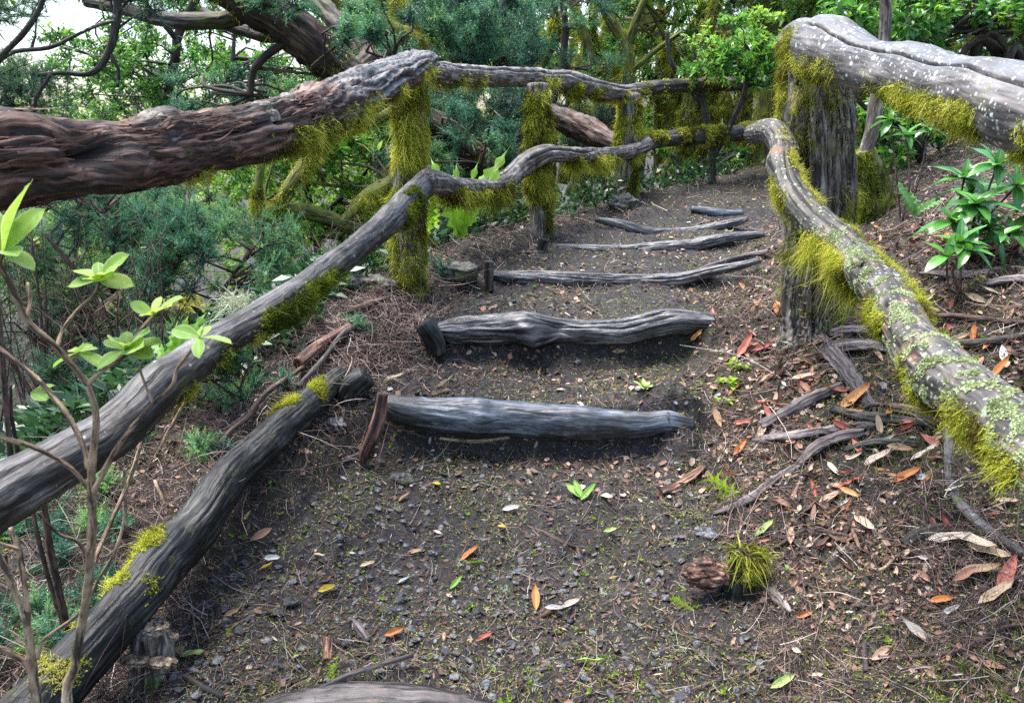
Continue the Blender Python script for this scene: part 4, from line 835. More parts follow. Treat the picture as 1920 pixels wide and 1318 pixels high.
big_stone(765, 1180, 14, 'stone_pale', 'round whitish pebble near the bottom of the path', 402)
big_stone(1325, 1005, 24, 'stone_m', 'slate-blue stone just above the rotten wood lump', 403)
big_stone(1170, 392, 36, 'stone_pale', 'lichen-crusted grey rock at the foot of the far post', 404)
big_stone(690, 545, 55, 'stone_pale', 'broad flat mossy rock left of the moss-wrapped post', 405, fl=.35)
big_stone(860, 520, 42, 'stone_pale', 'lichen-covered rock beside the small upright stake', 406, fl=.6)
big_stone(630, 800, 24, 'stone_m', 'dark muddy rock below the squat black stake', 407)
big_stone(1115, 380, 22, 'stone_m', 'dark mossy rock left of the lichen-crusted rock', 408)

# ------------------------------------------------------------------ sticks, roots and strips of bark lying on the ground
def ground_line(pts, lift=.0):
    P = []; R = []
    for px, py, h in pts:
        p = gp(px, py); r = h * ((p - CAM) @ FWD) / F; P.append(p + np.array([0, 0, r * .55 + lift])); R.append(r)
    return np.array(P), np.array(R)
def stick(pts, m, label, name='stick', cat='stick', group=None, forks=(), lift=0., ns=14, seed=1, ridge=.12):
    P, R = ground_line(pts, lift); g = G(); log(g, P, R, ns, .012, seed=seed, ridge=ridge, lump=.12, rfreq=2.5)
    for f in forks:
        Pf, Rf = ground_line(f, lift); log(g, Pf, Rf, ns, .012, seed=seed + 1, ridge=ridge, lump=.12)
    return solo(name, g, M[m], label, cat, P[0] - [0, 0, R[0]], group)
stick([(1779, 785, 9), (1778, 840, 9), (1780, 900, 9), (1800, 950, 10), (1850, 1000, 11), (1920, 1048, 11)], 'rail_dark', 'bent dark grey branch lying over leaves at the right edge', ns=24)
stick([(1645, 1240, 3), (1720, 1238, 4), (1800, 1228, 4), (1840, 1205, 4), (1885, 1185, 4), (1940, 1180, 4)], 'twig_red', 'thin bare twig in the lower right corner', forks=[[(1830, 1215, 3), (1860, 1195, 3), (1880, 1175, 2)]], lift=.012)
stick([(596, 1316, 4), (650, 1290, 5), (710, 1270, 5), (775, 1250, 4)], 'strip', 'thin grey stick lying across the flush bottom log', lift=.035)
stick([(316, 1270, 4), (345, 1272, 5), (370, 1286, 5), (420, 1312, 5)], 'twig_dark', 'dark twig beside the fungus-ringed stump', lift=.004)
stick([(990, 988, 2.5), (1020, 1000, 3.5), (1050, 1015, 4), (1085, 1028, 3.5), (1145, 1031, 2.5)], 'twig_red', 'forked reddish root showing in the middle of the path', forks=[[(1083, 1028, 3.5), (1092, 1060, 3.5), (1103, 1082, 3), (1118, 1098, 2)]])
stick([(720, 797, 3), (760, 812, 3.5), (800, 826, 3.5)], 'twig_red', 'short twig angled under the left of the lowest step', lift=.01)
stick([(825, 828, 3), (880, 834, 3.5), (920, 832, 3.5), (955, 826, 3)], 'stem_tan', 'pale twig lying below the lowest step', lift=.012)
stick([(413, 858, 4), (440, 830, 5), (467, 807, 5), (490, 775, 5), (510, 755, 5), (570, 712, 4)], 'twig_red', 'reddish root snaking down to the edge log', lift=.05)
stick([(560, 700, 11), (590, 672, 10), (620, 650, 8), (655, 625, 6)], 'splinter', 'broken grey branch with an orange snapped end on the left mound', lift=.03)
stick([(640, 868, 6), (670, 858, 6), (700, 842, 5)], 'strip', 'short flat stick below the splintered stake')
stick([(650, 600, 5), (680, 590, 6), (720, 575, 5)], 'twig_red', 'short red-brown stick near the foot of the moss-wrapped post', lift=.03)
stick([(560, 745, 4), (610, 690, 5), (650, 640, 6), (700, 625, 5)], 'twig_dark', 'dark crooked stick across the left mound', lift=.04)
stick([(615, 1200, 9), (614, 1225, 10), (613, 1245, 9)], 'splinter', 'stubby brown wood plug lying in the lower path')
stick([(1000, 1165, 3), (1050, 1140, 5), (1105, 1128, 4)], 'splinter', 'split pinkish stick by the red leaf on the path')
stick([(655, 1165, 7), (672, 1180, 8), (690, 1205, 5)], 'strip', 'frayed brown bark shred in the lower path', forks=[[(672, 1165, 5), (682, 1185, 5), (700, 1200, 3)]])
stick([(1440, 1010, 3), (1480, 1018, 3), (1520, 1045, 3), (1545, 1060, 2)], 'twig_dark', 'slim dark twig above the moss-capped stump', lift=.01)
stick([(1450, 1035, 3), (1500, 1005, 3.5), (1520, 1000, 3), (1590, 1012, 2.5)], 'twig_red', 'red kinked twig right of the moss-capped stump', lift=.012)
stick([(1610, 1060, 2), (1650, 1075, 3), (1690, 1045, 3), (1760, 1030, 2)], 'stem_tan', 'pale wiry twig on the right bank', lift=.01)
stick([(1620, 1210, 4), (1622, 1255, 5), (1624, 1300, 4)], 'twig_dark', 'short upright dark twig near the bottom right', lift=.01)
stick([(1750, 650, 6), (1830, 655, 7), (1930, 640, 7)], 'twig_dark', 'dark branch on the bank behind the lower right rail', lift=.02)
stick([(1600, 560, 4), (1700, 600, 5), (1800, 610, 5), (1920, 622, 4)], 'twig_red', 'long thin branch on the bank right of the rail', lift=.03)
stick([(1560, 510, 3), (1640, 560, 4), (1760, 600, 4)], 'stem_tan', 'pale dead twig on the bank behind the rail', lift=.03)
stick([(1310, 512, 4), (1370, 492, 5), (1440, 478, 5)], 'strip', 'grey root at the right end of the third step', lift=.01)

def strip(pts, label, m='strip', seed=0, th=.006, group='peeled bark strips on the right bank'):
    P, R = ground_line(pts); P[:, 2] += .012; P, R, s = spline(P, R, .012); T = unit(np.gradient(P, axis=0)); N = gnorm(P[:, 0], P[:, 1]); S = unit(np.cross(T, N)); N = np.cross(S, T)
    c = np.linspace(-1, 1, 9)[None]; R = R[:, None] * (1 + .25 * pn(np.stack([s * 9, 0 * s, 0 * s + seed], -1)))[:, None]
    jag = 1 + .18 * pn(np.stack([s[:, None] * 30 + 0 * c, np.sign(c) * 2 + 0 * s[:, None], 0 * c + 0 * s[:, None] + seed], -1))
    X = c * R * jag; Z = .45 * R * (1 - c ** 2) + .35 * R * pn(np.stack([0 * s[:, None] + c * 2.5, s[:, None] * 2 + 0 * c, 0 * c + 0 * s[:, None] + seed], -1))
    tp = P[:, None] + X[..., None] * S[:, None] + Z[..., None] * N[:, None]; bt = tp - N[:, None] * th
    n, m2 = tp.shape[:2]; q = grid_quads(n, m2, False); o_ = n * m2; i = np.arange(n - 1)
    e1 = np.stack([i * m2, (i + 1) * m2, (i + 1) * m2 + o_, i * m2 + o_], 1); e2 = np.stack([i * m2 + m2 - 1, i * m2 + m2 - 1 + o_, (i + 1) * m2 + m2 - 1 + o_, (i + 1) * m2 + m2 - 1], 1)
    j = np.arange(m2 - 1); e3 = np.stack([j, j + o_, j + 1 + o_, j + 1], 1); b = (n - 1) * m2; e4 = np.stack([b + j, b + j + 1, b + j + 1 + o_, b + j + o_], 1)
    gr = np.stack([X, Z, s[:, None] + 0 * X], -1).reshape(-1, 3)
    g = G(); g.add(np.vstack([tp.reshape(-1, 3), bt.reshape(-1, 3)]), np.vstack([q, q[:, ::-1] + o_, e1, e2, e3, e4]), None, .5, np.vstack([gr, gr]), np.tile((.7 * (np.abs(pn(np.stack([c * 3 + 0 * s[:, None], s[:, None] * 3 + 0 * X, 0 * X + seed + 5], -1))) < .05)).ravel(), 2))
    return solo('bark_strip', g, M[m], label, 'bark strip', P[0], group)
strip([(1530, 638, 15), (1555, 670, 17), (1580, 700, 17), (1605, 735, 15), (1632, 775, 12)], 'broad grey bark strip running down from the foot of the right post', seed=1)
strip([(1553, 634, 13), (1600, 632, 15), (1655, 630, 14)], 'dark bark slab just right of the post foot, upper of two', seed=2)
strip([(1560, 662, 15), (1610, 660, 17), (1675, 662, 14)], 'dark bark slab just right of the post foot, lower of two', seed=3)
strip([(1425, 808, 10), (1470, 785, 13), (1520, 757, 12), (1580, 732, 9)], 'curved purplish bark strip beside a small pale leaf', seed=4)
strip([(1412, 832, 8), (1490, 825, 11), (1560, 815, 11), (1650, 802, 9)], 'long straight bark strip with a pale frayed end', seed=5)
strip([(1495, 880, 8), (1530, 850, 14), (1570, 832, 14), (1620, 820, 10)], 'hooked grey bark strip below the long straight one', seed=6)
strip([(1335, 970, 4), (1370, 960, 8), (1410, 940, 9), (1455, 905, 9), (1505, 876, 7)], 'thin curved purple-grey bark strip reaching toward the path', seed=7)
strip([(1668, 772, 13), (1720, 785, 15), (1770, 802, 14), (1812, 815, 10)], 'reddish bark strip under the lower right rail', 'splinter', seed=8)
strip([(1690, 1028, 9), (1725, 1012, 14), (1768, 1000, 12)], 'dark brown bark flake beside the pile of pale leaves', 'twig_dark', seed=9)
strip([(1560, 775, 10), (1610, 790, 12), (1700, 800, 11), (1760, 805, 9)], 'dark bark strip crossing between the leaves', 'edge_black', seed=10)
strip([(1430, 1105, 6), (1455, 1130, 10), (1480, 1158, 8)], 'grey split wood flake below the moss-capped stump', seed=11)
strip([(1725, 520, 8), (1800, 525, 10), (1880, 515, 9)], 'grey bark strip on the bank behind the glossy plant', seed=12)
strip([(1580, 850, 6), (1640, 838, 9), (1720, 842, 8)], 'short dark bark strip among red leaves', 'edge_black', seed=13)
strip([(1845, 540, 8), (1900, 533, 10), (1960, 535, 9)], 'silvery bark strip on the bank at the right edge', seed=14)
strip([(1320, 880, 5), (1290, 905, 8), (1240, 930, 6)], 'reddish bark curl at the right side of the path', 'splinter', seed=15)

# ------------------------------------------------------------------ single fallen leaves
LM = {}
def fallen(px, py, ln, col, label, rot=None, tilt=.25, tp='d', wid=1., lift=.008, cat='fallen leaf', tint=None, group='fallen leaves'):
    p = gp(px, py); s = ln * ((p - CAM) @ FWD) / F
    key = (tp, col, int(gr_.integers(0, 3)))
    if key not in LM:
        t = {'d': DRY, 'o': leaf_tp(8, .24, .5, -.25, 5, None, .03), 'l': leaf_tp(9, .11, .6, -.4, 5, None, .03)}[tp]
        V = t[0] * np.array([1, 1, 1]) + np.array([0, -.5, 0]); V[:, 2] += .05 * pn(V * 4 + key[2] * 9) ; V[:, 2] -= V[:, 2].min()
        g = G(); g.add(V, t[1], None, (.2, .5, .85)[key[2]], None, t[3]); LM[key] = g.mesh('fallen_leaf'); LM[key].materials.append(M['leaf_' + col])
    o = bpy.data.objects.new('fallen_leaf', LM[key]); COL.objects.link(o)
    n = Vector(gnorm(p[0], p[1])) + Vector(gr_.normal(size=3) * tilt * .5); rz = gr_.uniform(0, 6.28) if rot is None else math.radians(rot)
    y = Vector((math.cos(rz), math.sin(rz), 0)); x = y.cross(n).normalized(); y = n.cross(x).normalized()
    from mathutils import Matrix
    m = Matrix((x, y, n.normalized())).transposed().to_4x4(); o.matrix_world = Matrix.Translation(Vector(p) + n.normalized() * lift) @ m @ Matrix.Diagonal((s * wid, s, s, 1))
    return tag(o, label, cat, group)
for a in [(620, 1111, 50, 'yellow', 'bright yellow curled leaf in the lower left of the path', -12), (502, 1069, 30, 'yellow', 'small vivid yellow leaf left of the path centre', 5), (466, 970, 22, 'yellow', 'small yellow leaf next to the edge log', 60),
          (362, 1237, 56, 'green', 'long yellow-green leaf beside the fungus-ringed stump', -5), (440, 1155, 38, 'tan', 'slim tan leaf halfway along the edge log', 8), (597, 1050, 34, 'tan', 'folded brown leaf on the left of the path', -40),
          (1102, 1253, 58, 'green', 'large olive leaf with a bleached tip near the bottom centre', -25), (1002, 1128, 52, 'orange', 'orange-red leaf standing out in the middle of the path', 95), (515, 1050, 40, 'grey', 'ragged whitish bark-like leaf on the left of the path', -10),
          (1435, 998, 46, 'green', 'fresh green leaf above the moss-capped stump', 25), (1466, 1282, 52, 'green', 'lime green leaf near the bottom right', 25), (1606, 754, 74, 'orange', 'large glowing orange leaf between bark strips', 20),
          (1746, 840, 56, 'red', 'deep red leaf under the lower right rail', 120), (1780, 1020, 74, 'beige', 'pale beige leaf, upper left of the pile at the right edge', -25), (1826, 1028, 84, 'beige', 'broad beige leaf in the middle of the pile at the right edge', -60),
          (1850, 1045, 78, 'tan', 'tan leaf at the right of the leaf pile', -50), (1890, 1090, 84, 'red', 'pinkish red leaf on the leaf pile at the right edge', 40), (1838, 1080, 76, 'tan', 'tan leaf at the bottom of the leaf pile', -20), (1870, 1125, 76, 'tan', 'brown leaf below the leaf pile at the right edge', 10),
          (1770, 1130, 50, 'orange', 'narrow orange leaf below the leaf pile', -20), (1790, 1150, 46, 'grey', 'grey leaf under the narrow orange leaf', -10), (1612, 845, 40, 'red', 'red leaf beside the hooked bark strip', 80), (1650, 868, 62, 'beige', 'whitish leaf below the hooked bark strip', -5),
          (1690, 848, 54, 'tan', 'tan leaf left of the deep red leaf', -50), (1738, 862, 58, 'beige', 'pale tan leaf under the lower right rail', -15), (1700, 900, 60, 'orange', 'rusty orange leaf on the lower right bank', 10), (1730, 905, 56, 'grey', 'grey curled leaf left of the bent branch', -50),
          (1440, 776, 34, 'red', 'small crimson leaf above the curved bark strip', 90), (1500, 720, 32, 'red', 'pinkish red leaf right of the herbs', 70), (1400, 655, 54, 'red', 'long red leaf on the bank below the right post', 40), (1432, 660, 44, 'red', 'rose-coloured leaf just left of the post foot', 0),
          (1312, 632, 36, 'orange', 'orange leaf at the right end of the knotty step', 10), (1394, 543, 26, 'orange', 'orange leaf on the bank above the knotty step', 100), (1432, 562, 22, 'red', 'coral leaf on the bank above the post foot', 20), (1690, 800, 46, 'red', 'maroon leaf beside the reddish bark strip', -20),
          (1600, 780, 40, 'orange', 'small orange leaf under the large orange one', -40), (1540, 650, 40, 'tan', 'curled tan leaf at the post foot', -50), (1880, 695, 50, 'orange', 'orange leaf behind the lower right rail', 20), (1884, 675, 46, 'grey', 'pale grey curled leaf behind the lower right rail', 60),
          (1800, 640, 44, 'tan', 'tan leaf on the bank behind the rail', 0), (1830, 630, 40, 'orange', 'brown-orange leaf on the bank behind the rail', 40), (1745, 985, 34, 'red', 'slim scarlet leaf standing by the dark bark flake', 110), (1772, 990, 42, 'red', 'rose leaf beside the leaf pile', 100),
          (1378, 735, 30, 'red', 'dusty red leaf among the herbs', 30), (1432, 1022, 26, 'red', 'tiny red leaf touching the moss-capped stump', 0), (910, 1200, 36, 'red', 'salmon-coloured leaf in the lower middle of the path', 20), (820, 915, 34, 'yellow', 'mustard leaf below the lowest step, left of centre', -55), (762, 937, 30, 'tan', 'slender tan leaf right of the flat pale stone', 15),
          (942, 995, 28, 'yellow', 'small yellowish leaf near the forked root', -50), (885, 1045, 46, 'orange', 'narrow orange-brown leaf on the mid path', 20), (855, 1100, 36, 'green', 'curved olive leaf on the mid path', 55), (760, 1095, 32, 'grey', 'grey-green leaf on the left of the mid path', 0), (780, 1040, 34, 'tan', 'pale tan leaf left of the mid path', 0),
          (962, 957, 38, 'grey', 'pale lichen-grey leaf beside a moss tip', -5), (1140, 940, 44, 'beige', 'curled pinkish beige leaf right of the pale green leaves', -60), (740, 1190, 40, 'orange', 'orange sliver of leaf beside the round whitish pebble', 20), (690, 1063, 30, 'tan', 'brown leaf curled on the left of the path', 15), (1140, 1000, 30, 'green', 'faded green leaf near the forked root', 30),
          (1040, 1148, 40, 'grey', 'blue-grey leaf under the orange-red leaf', -15), (1072, 1135, 40, 'beige', 'white dry leaf beside the split stick', 15), (1505, 1155, 36, 'orange', 'orange leaf on the lower right path', 20), (1480, 1072, 24, 'green', 'small blue-green leaf right of the moss-capped stump', 110), (1640, 1000, 26, 'grey', 'whitish leaf on the right bank', 70),
          (835, 728, 44, 'beige', 'pale pink dry leaf on the tread above the lowest step', -15), (740, 718, 44, 'beige', 'beige dry leaf at the left of the tread above the lowest step', 5), (1160, 660, 26, 'tan', 'small tan leaf under the knotty step', 0)]:
    if a[4]: fallen(*a)
for px, py, rot in [(1076, 928, 125), (1085, 925, 100), (1106, 930, 40)]:
    fallen(px, py, 44, 'green', 'pale green leaf of a fallen trio joined at one stalk', rot, .1, 'd', 1.1, group='trio of pale green leaves')
FC = [('red', 'red'), ('red', 'red'), ('orange', 'orange'), ('orange', 'orange'), ('tan', 'tan'), ('beige', 'pale beige'), ('tan', 'tan'), ('red', 'red')]
for k in range(110):
    px, py = gr_.uniform(1330, 1915), gr_.uniform(430, 1010); p = gp(px, py)
    if p[1] > 5 or px < np.interp(p[1], *ER.T) / p[1] * F * .98 + 960: continue
    c, w_ = FC[k % 8]
    fallen(px, py, gr_.uniform(22, 48) * min(1, 3.0 / p[1]), c, f'dry {w_} leaf in the litter of the right bank', None, .5, 'dl'[k % 2], group=f'{w_} leaves littering the right bank')
# ------------------------------------------------------------------ trees and shrubs
def region(r, x0, x1, y0, y1, d0, d1, n, r0, r1, f=.9, t=-.25):
    out = []
    while len(out) < n:
        px, py, d = r.uniform(x0, x1), r.uniform(y0, y1), r.uniform(d0, d1); p = at(px, py, d)
        if pn(p[None] * f + 13)[0] > t and p[2] > float(hgt(p[0], p[1])) + .05: out.append((*p, r.uniform(r0, r1)))
    return np.array(out)

SPEC = {  # twigs per clump, leaves per twig, leaf length, template, up-pull, twig width
    'heath': dict(tw=9, nl=15, L=(.055, .11), tp=_fat(SPRIG_FAR, 1.25), up=.7, w=.006, out=1., sp=.55, tip=1.),
    'heath_near': dict(tw=9, nl=20, L=(.035, .075), tp=SPRIG, up=.55, w=.005, out=1., sp=.55, tip=1.),
    'laurel': dict(tw=10, nl=17, L=(.035, .075), tp=LEAF2, up=.15, w=.006, out=.6, sp=.9, tip=.6),
    'laurel_near': dict(tw=7, nl=12, L=(.05, .095), tp=LEAF, up=.2, w=.005, out=.7, sp=.8, tip=.5),
    'small': dict(tw=10, nl=18, L=(.025, .05), tp=LEAF2, up=.3, w=.004, out=.7, sp=.8, tip=.8)}

def crown(gw, gl, anchors, C, kind, r, tint=(.15, .8), link=True, leafk=1.):
    S = SPEC[kind]; C = np.asarray(C); c, rad = C[:, :3], C[:, 3]; m = len(c)
    if link:
        A = np.vstack(anchors)
        for i in range(m):
            dd = np.linalg.norm(A - c[i], axis=1) + 1.2 * np.maximum(A[:, 2] - c[i, 2] + .1, 0); a = A[np.argmin(dd)]
            ln = np.linalg.norm(c[i] - a)
            if ln < .05: continue
            q = np.array([a, a + (c[i] - a) * .35 + r.normal(size=3) * .09 * ln, a + (c[i] - a) * .7 + r.normal(size=3) * .09 * ln + [0, 0, .04 * ln], c[i]])
            r0 = min(.006 + .008 * ln, .03); tube(gw, q, np.linspace(r0, .0035, 4), 5, .12)
    tw = S['tw']; n = m * tw
    cc = np.repeat(c, tw, 0); rr = np.repeat(rad, tw)
    d = unit(r.normal(size=(n, 3)) + np.array([0, 0, S['up']])); L = rr * r.uniform(.6, 1.25, n); root = cc - d * (L * .25)[:, None] + r.normal(size=(n, 3)) * (rr * .12)[:, None]
    sag = .12
    strands(gw, root, d, L, S['w'], 4, sag=sag, curl=0, r=r, flat=False, taper=.7)
    nl = max(2, int(S['nl'] * leafk)); k = np.repeat(np.arange(n), nl); t = r.uniform(.15, 1, len(k)) ** S['tip']
    P = root[k] + d[k] * (L[k] * t)[:, None] + np.array([0, 0, -1]) * (sag * L[k] * t * t)[:, None]
    ld = unit(d[k] * S['out'] + r.normal(size=P.shape) * S['sp'] + np.array([0, 0, .15])); hint = unit(np.array([0, 0, 1.]) + r.normal(size=P.shape) * .55)
    base = np.repeat(r.uniform(*tint, m), tw); ti = np.clip(base[k] + r.normal(0, .13, len(k)) + .22 * (t - .6), 0, 1)
    scatter(gl, S['tp'], P, frames(ld, hint), r.uniform(*S['L'], len(k)), ti)

def tree(name, label, cat, limbs, foliage, wm, lm, seed, group=None, mossy=None, tint=(.15, .8), ns=18, leafk=1., base=None, ridge=.14, extra=None):
    """limbs: polylines [(px,py,half,d)...] of one trunk and its boughs; foliage: [(kind, clumps)]"""
    r = np.random.default_rng(seed); gw = G(); anchors = []; Ls = []
    for l in limbs:
        P, R = path3(l)
        if R.max() > .02:
            Lg = log(gw, P, R, ns if R.max() > .05 else 12, max(.02, R.max() * .35), seed=seed + len(Ls), ridge=ridge, lump=.16, rfreq=2.6, rlen=.9); Ls.append(Lg)
            anchors.append(Lg['P'])
        else:
            p, _, _ = tube(gw, P, R, 7, .04, rough=.2); anchors.append(p)
    P0, _ = path3(limbs[0]); b = P0[np.argmin(P0[:, 2])] if base is None else base
    root = thing(name, label, cat, b, group)
    gl = G()
    for kind, C in foliage: crown(gw, gl, anchors, C, kind, r, tint, True, leafk)
    tr = obj('trunk', gw, M[wm], root)
    if foliage: obj('crown', gl, M[lm], root)
    if mossy:
        for Lg in Ls[:mossy[3] if len(mossy) > 3 else 9]:
            moss(root, Lg, mossy[0], lambda f, D: .45 + .55 * np.abs(D[..., 0]), mossy[1], mossy[2], .9, 3., -.15, seed + 7, out=.7, side=False, K=4)
    return root
def limb(pts, d): return [(*p, d) for p in pts]
R_ = np.random.default_rng(404)
TG = 'trees of the laurel forest behind the rails'

tree('heath_tree', 'big red-brown tree leaning from lower right to upper left above the left rail', 'tree',
     [[(945, 430, 27, 6.4), (918, 330, 25, 6.4), (855, 266, 25, 6.3), (792, 224, 27, 6.25), (732, 191, 29, 6.2), (680, 165, 33, 6.15), (640, 137, 35, 6.1), (590, 88, 37, 6.0), (530, 42, 35, 5.9), (470, 8, 31, 5.8), (400, -35, 27, 5.7), (300, -90, 22, 5.6)],
      [(520, 34, 18, 5.9), (467, 24, 16, 5.9), (420, 38, 14, 5.95), (367, 41, 14, 6.0), (300, 37, 13, 6.1), (233, 18, 11, 6.3), (160, 4, 8, 6.5)],
      [(590, 84, 17, 6.05), (547, 70, 13, 6.1), (500, 66, 12, 6.2), (467, 60, 11, 6.3), (415, 42, 9, 6.4), (380, 20, 6, 6.5)],
      [(570, 80, 9, 6.0), (540, 80, 8, 5.9), (510, 96, 7, 5.85), (485, 118, 7, 5.8), (473, 140, 6, 5.8), (470, 180, 5, 5.8)],
      [(650, 140, 14, 6.1), (690, 110, 16, 6.3), (650, 60, 17, 6.5), (610, 20, 16, 6.7), (560, -30, 14, 7)],
      [(745, 195, 8, 6.2), (742, 150, 6, 6.15), (738, 112, 5, 6.1)],
      [(480, 128, 4, 5.8), (520, 132, 3, 5.9), (600, 142, 2.5, 6)]],
     [('heath', np.vstack([region(R_, 440, 570, -30, 35, 5.6, 6.2, 9, .12, .22), region(R_, 560, 780, 100, 230, 6.4, 7.4, 26, .14, .25), region(R_, 330, 560, 120, 230, 6.2, 7.2, 20, .13, .22), region(R_, 640, 790, -20, 80, 5.2, 5.9, 9, .08, .14), region(R_, 700, 960, 170, 330, 5.5, 6.2, 16, .1, .17)]))], 'trunk_heath', 'heath', 11, TG, (1500, (.02, .07), .006, 1), ns=40, ridge=.28)
tree('mossy_tree', 'dark mossy trunk leaning across behind the first post of the left rail', 'tree',
     [[(975, 390, 24, 8.2), (940, 320, 23, 8), (880, 225, 22, 7.9), (830, 160, 22, 7.8), (775, 88, 24, 7.7), (720, 56, 24, 7.6), (660, 22, 23, 7.5), (590, -40, 20, 7.4)], [(775, 88, 15, 7.7), (765, 40, 13, 7.8), (735, -20, 12, 7.9)], [(720, 56, 12, 7.6), (690, 0, 10, 7.6), (700, -50, 9, 7.6)]],
     [('laurel', region(R_, 600, 860, -50, 110, 8, 9.4, 40, .16, .32))], 'trunk_moss', 'laurel', 12, TG, (4200, (.03, .08), .007, 3))
tree('heath_tree', 'blue-green feathery tree heath rising behind the top rail in mid picture', 'tree',
     [[(1010, 420, 12, 8.4), (985, 300, 11, 8.4), (950, 190, 10, 8.3), (930, 80, 9, 8.3), (960, -30, 8, 8.3)], [(985, 300, 8, 8.4), (1040, 180, 7, 8.4), (1060, 70, 6, 8.4), (1050, -30, 5, 8.4)], [(950, 190, 7, 8.3), (880, 110, 6, 8.2), (850, 30, 5, 8.1), (840, -40, 4, 8.1)]],
     [('heath', np.vstack([region(R_, 800, 1010, 0, 130, 7.4, 8.6, 60, .2, .34, 1.2, -.1), region(R_, 940, 1150, -40, 130, 8, 9.4, 34, .2, .34), region(R_, 760, 900, -40, 60, 7.8, 9, 20, .2, .3)]))], 'trunk_heath', 'heath', 13, TG, tint=(.1, .75))
tree('laurel_tree', 'slim mossy laurel with light leaves behind the far end of the top rail', 'tree',
     [[(1190, 420, 13, 9.4), (1182, 300, 12, 9.4), (1180, 180, 12, 9.4), (1174, 90, 12, 9.4), (1140, 30, 10, 9.4), (1110, -40, 9, 9.4)], [(1174, 90, 8, 9.4), (1200, 20, 7, 9.3), (1230, -40, 6, 9.2)], [(1178, 140, 6, 9.4), (1230, 95, 5, 9.2), (1280, 60, 4, 9)]],
     [('laurel', region(R_, 1060, 1320, -60, 90, 9.4, 11, 44, .16, .3))], 'trunk_moss', 'laurel', 14, TG, (900, (.03, .10), .008, 1), tint=(.25, .9))
tree('laurel_bush', 'bushy laurel with pale leaf rosettes left of the thick right post', 'shrub',
     [[(1330, 400, 8, 8), (1335, 300, 7, 8), (1320, 200, 6, 8), (1300, 120, 5, 8)], [(1335, 300, 6, 8), (1390, 190, 5, 7.9), (1410, 100, 4, 7.9)], [(1320, 200, 5, 8), (1260, 120, 4, 8), (1250, 60, 4, 8)]],
     [('laurel', region(R_, 1290, 1460, 30, 150, 7.6, 8.6, 30, .12, .24, 1.3, -.15))], 'twig_dark', 'laurel', 15, None, tint=(.3, .95))
tree('mossy_tree', 'forked mossy trunk standing just left of the thick right post', 'tree',
     [[(1436, 380, 30, 10), (1442, 280, 27, 10), (1448, 200, 26, 10), (1455, 100, 26, 10), (1442, 20, 24, 10), (1430, -70, 23, 10)], [(1450, 130, 19, 10), (1472, 75, 19, 10), (1500, 25, 18, 10), (1550, -50, 17, 10)]],
     [('laurel', region(R_, 1370, 1590, -90, 30, 9.5, 11, 30, .2, .34))], 'trunk_moss', 'laurel_dark', 16, TG, (2000, (.04, .14), .009), ns=24)
for i, (l, lab) in enumerate([([(1292, 380, 13, 11), (1296, 300, 12, 11), (1302, 220, 11, 11), (1330, 130, 10, 11), (1320, 40, 9, 11)], 'left of three thin mossy stems beyond the far rail'),
                              ([(1312, 390, 15, 10.6), (1318, 310, 14, 10.6), (1336, 225, 12, 10.6), (1362, 150, 11, 10.6), (1370, 60, 9, 10.6)], 'middle of three thin mossy stems beyond the far rail'),
                              ([(1368, 390, 14, 11.4), (1370, 300, 13, 11.4), (1368, 220, 12, 11.4), (1350, 150, 11, 11.4), (1345, 60, 9, 11.4)], 'right of three thin mossy stems beyond the far rail')]):
    tree('mossy_tree', lab, 'tree', [l, [(*l[2][:2], 7, l[2][3]), (l[2][0] - 40 + 45 * i, l[2][1] - 70, 6, l[2][3]), (l[2][0] - 60 + 60 * i, l[2][1] - 140, 4, l[2][3])]],
         [('small', region(R_, l[0][0] - 60, l[0][0] + 60, 60, 190, 10.4, 12, 16, .2, .3))], 'trunk_moss', 'laurel_dark', 20 + i, TG, (1500, (.05, .16), .009))
tree('laurel_tree', 'thin-branched laurel with small leaves against the bright sky at upper left', 'tree',
     [[(215, 620, 22, 8), (240, 450, 19, 7.8), (285, 300, 15, 7.6), (312, 190, 9, 7.5), (318, 155, 8, 7.5), (330, 100, 8, 7.4), (334, 65, 8, 7.4), (372, -10, 7, 7.3)], [(331, 75, 5, 7.4), (312, 52, 5, 7.3), (275, 10, 4, 7.2), (250, -30, 4, 7.2)], [(318, 155, 5, 7.5), (270, 130, 4, 7.7), (200, 110, 3, 7.9), (120, 90, 3, 8.1)], [(300, 240, 6, 7.6), (380, 190, 5, 7.8), (430, 140, 4, 8), (440, 60, 3, 8.1)], [(372, -10, 5, 7.3), (420, 10, 4, 7.6), (520, 60, 3, 7.9)]],
     [('small', np.vstack([region(R_, 90, 440, 70, 230, 6.8, 8.6, 66, .13, .26), region(R_, 60, 420, -60, 60, 6.8, 8.6, 34, .13, .24, 1.1, 0), region(R_, 480, 640, 95, 200, 7.5, 9, 26, .13, .24)]))], 'twig_dark', 'laurel', 17, TG, tint=(.15, .75))
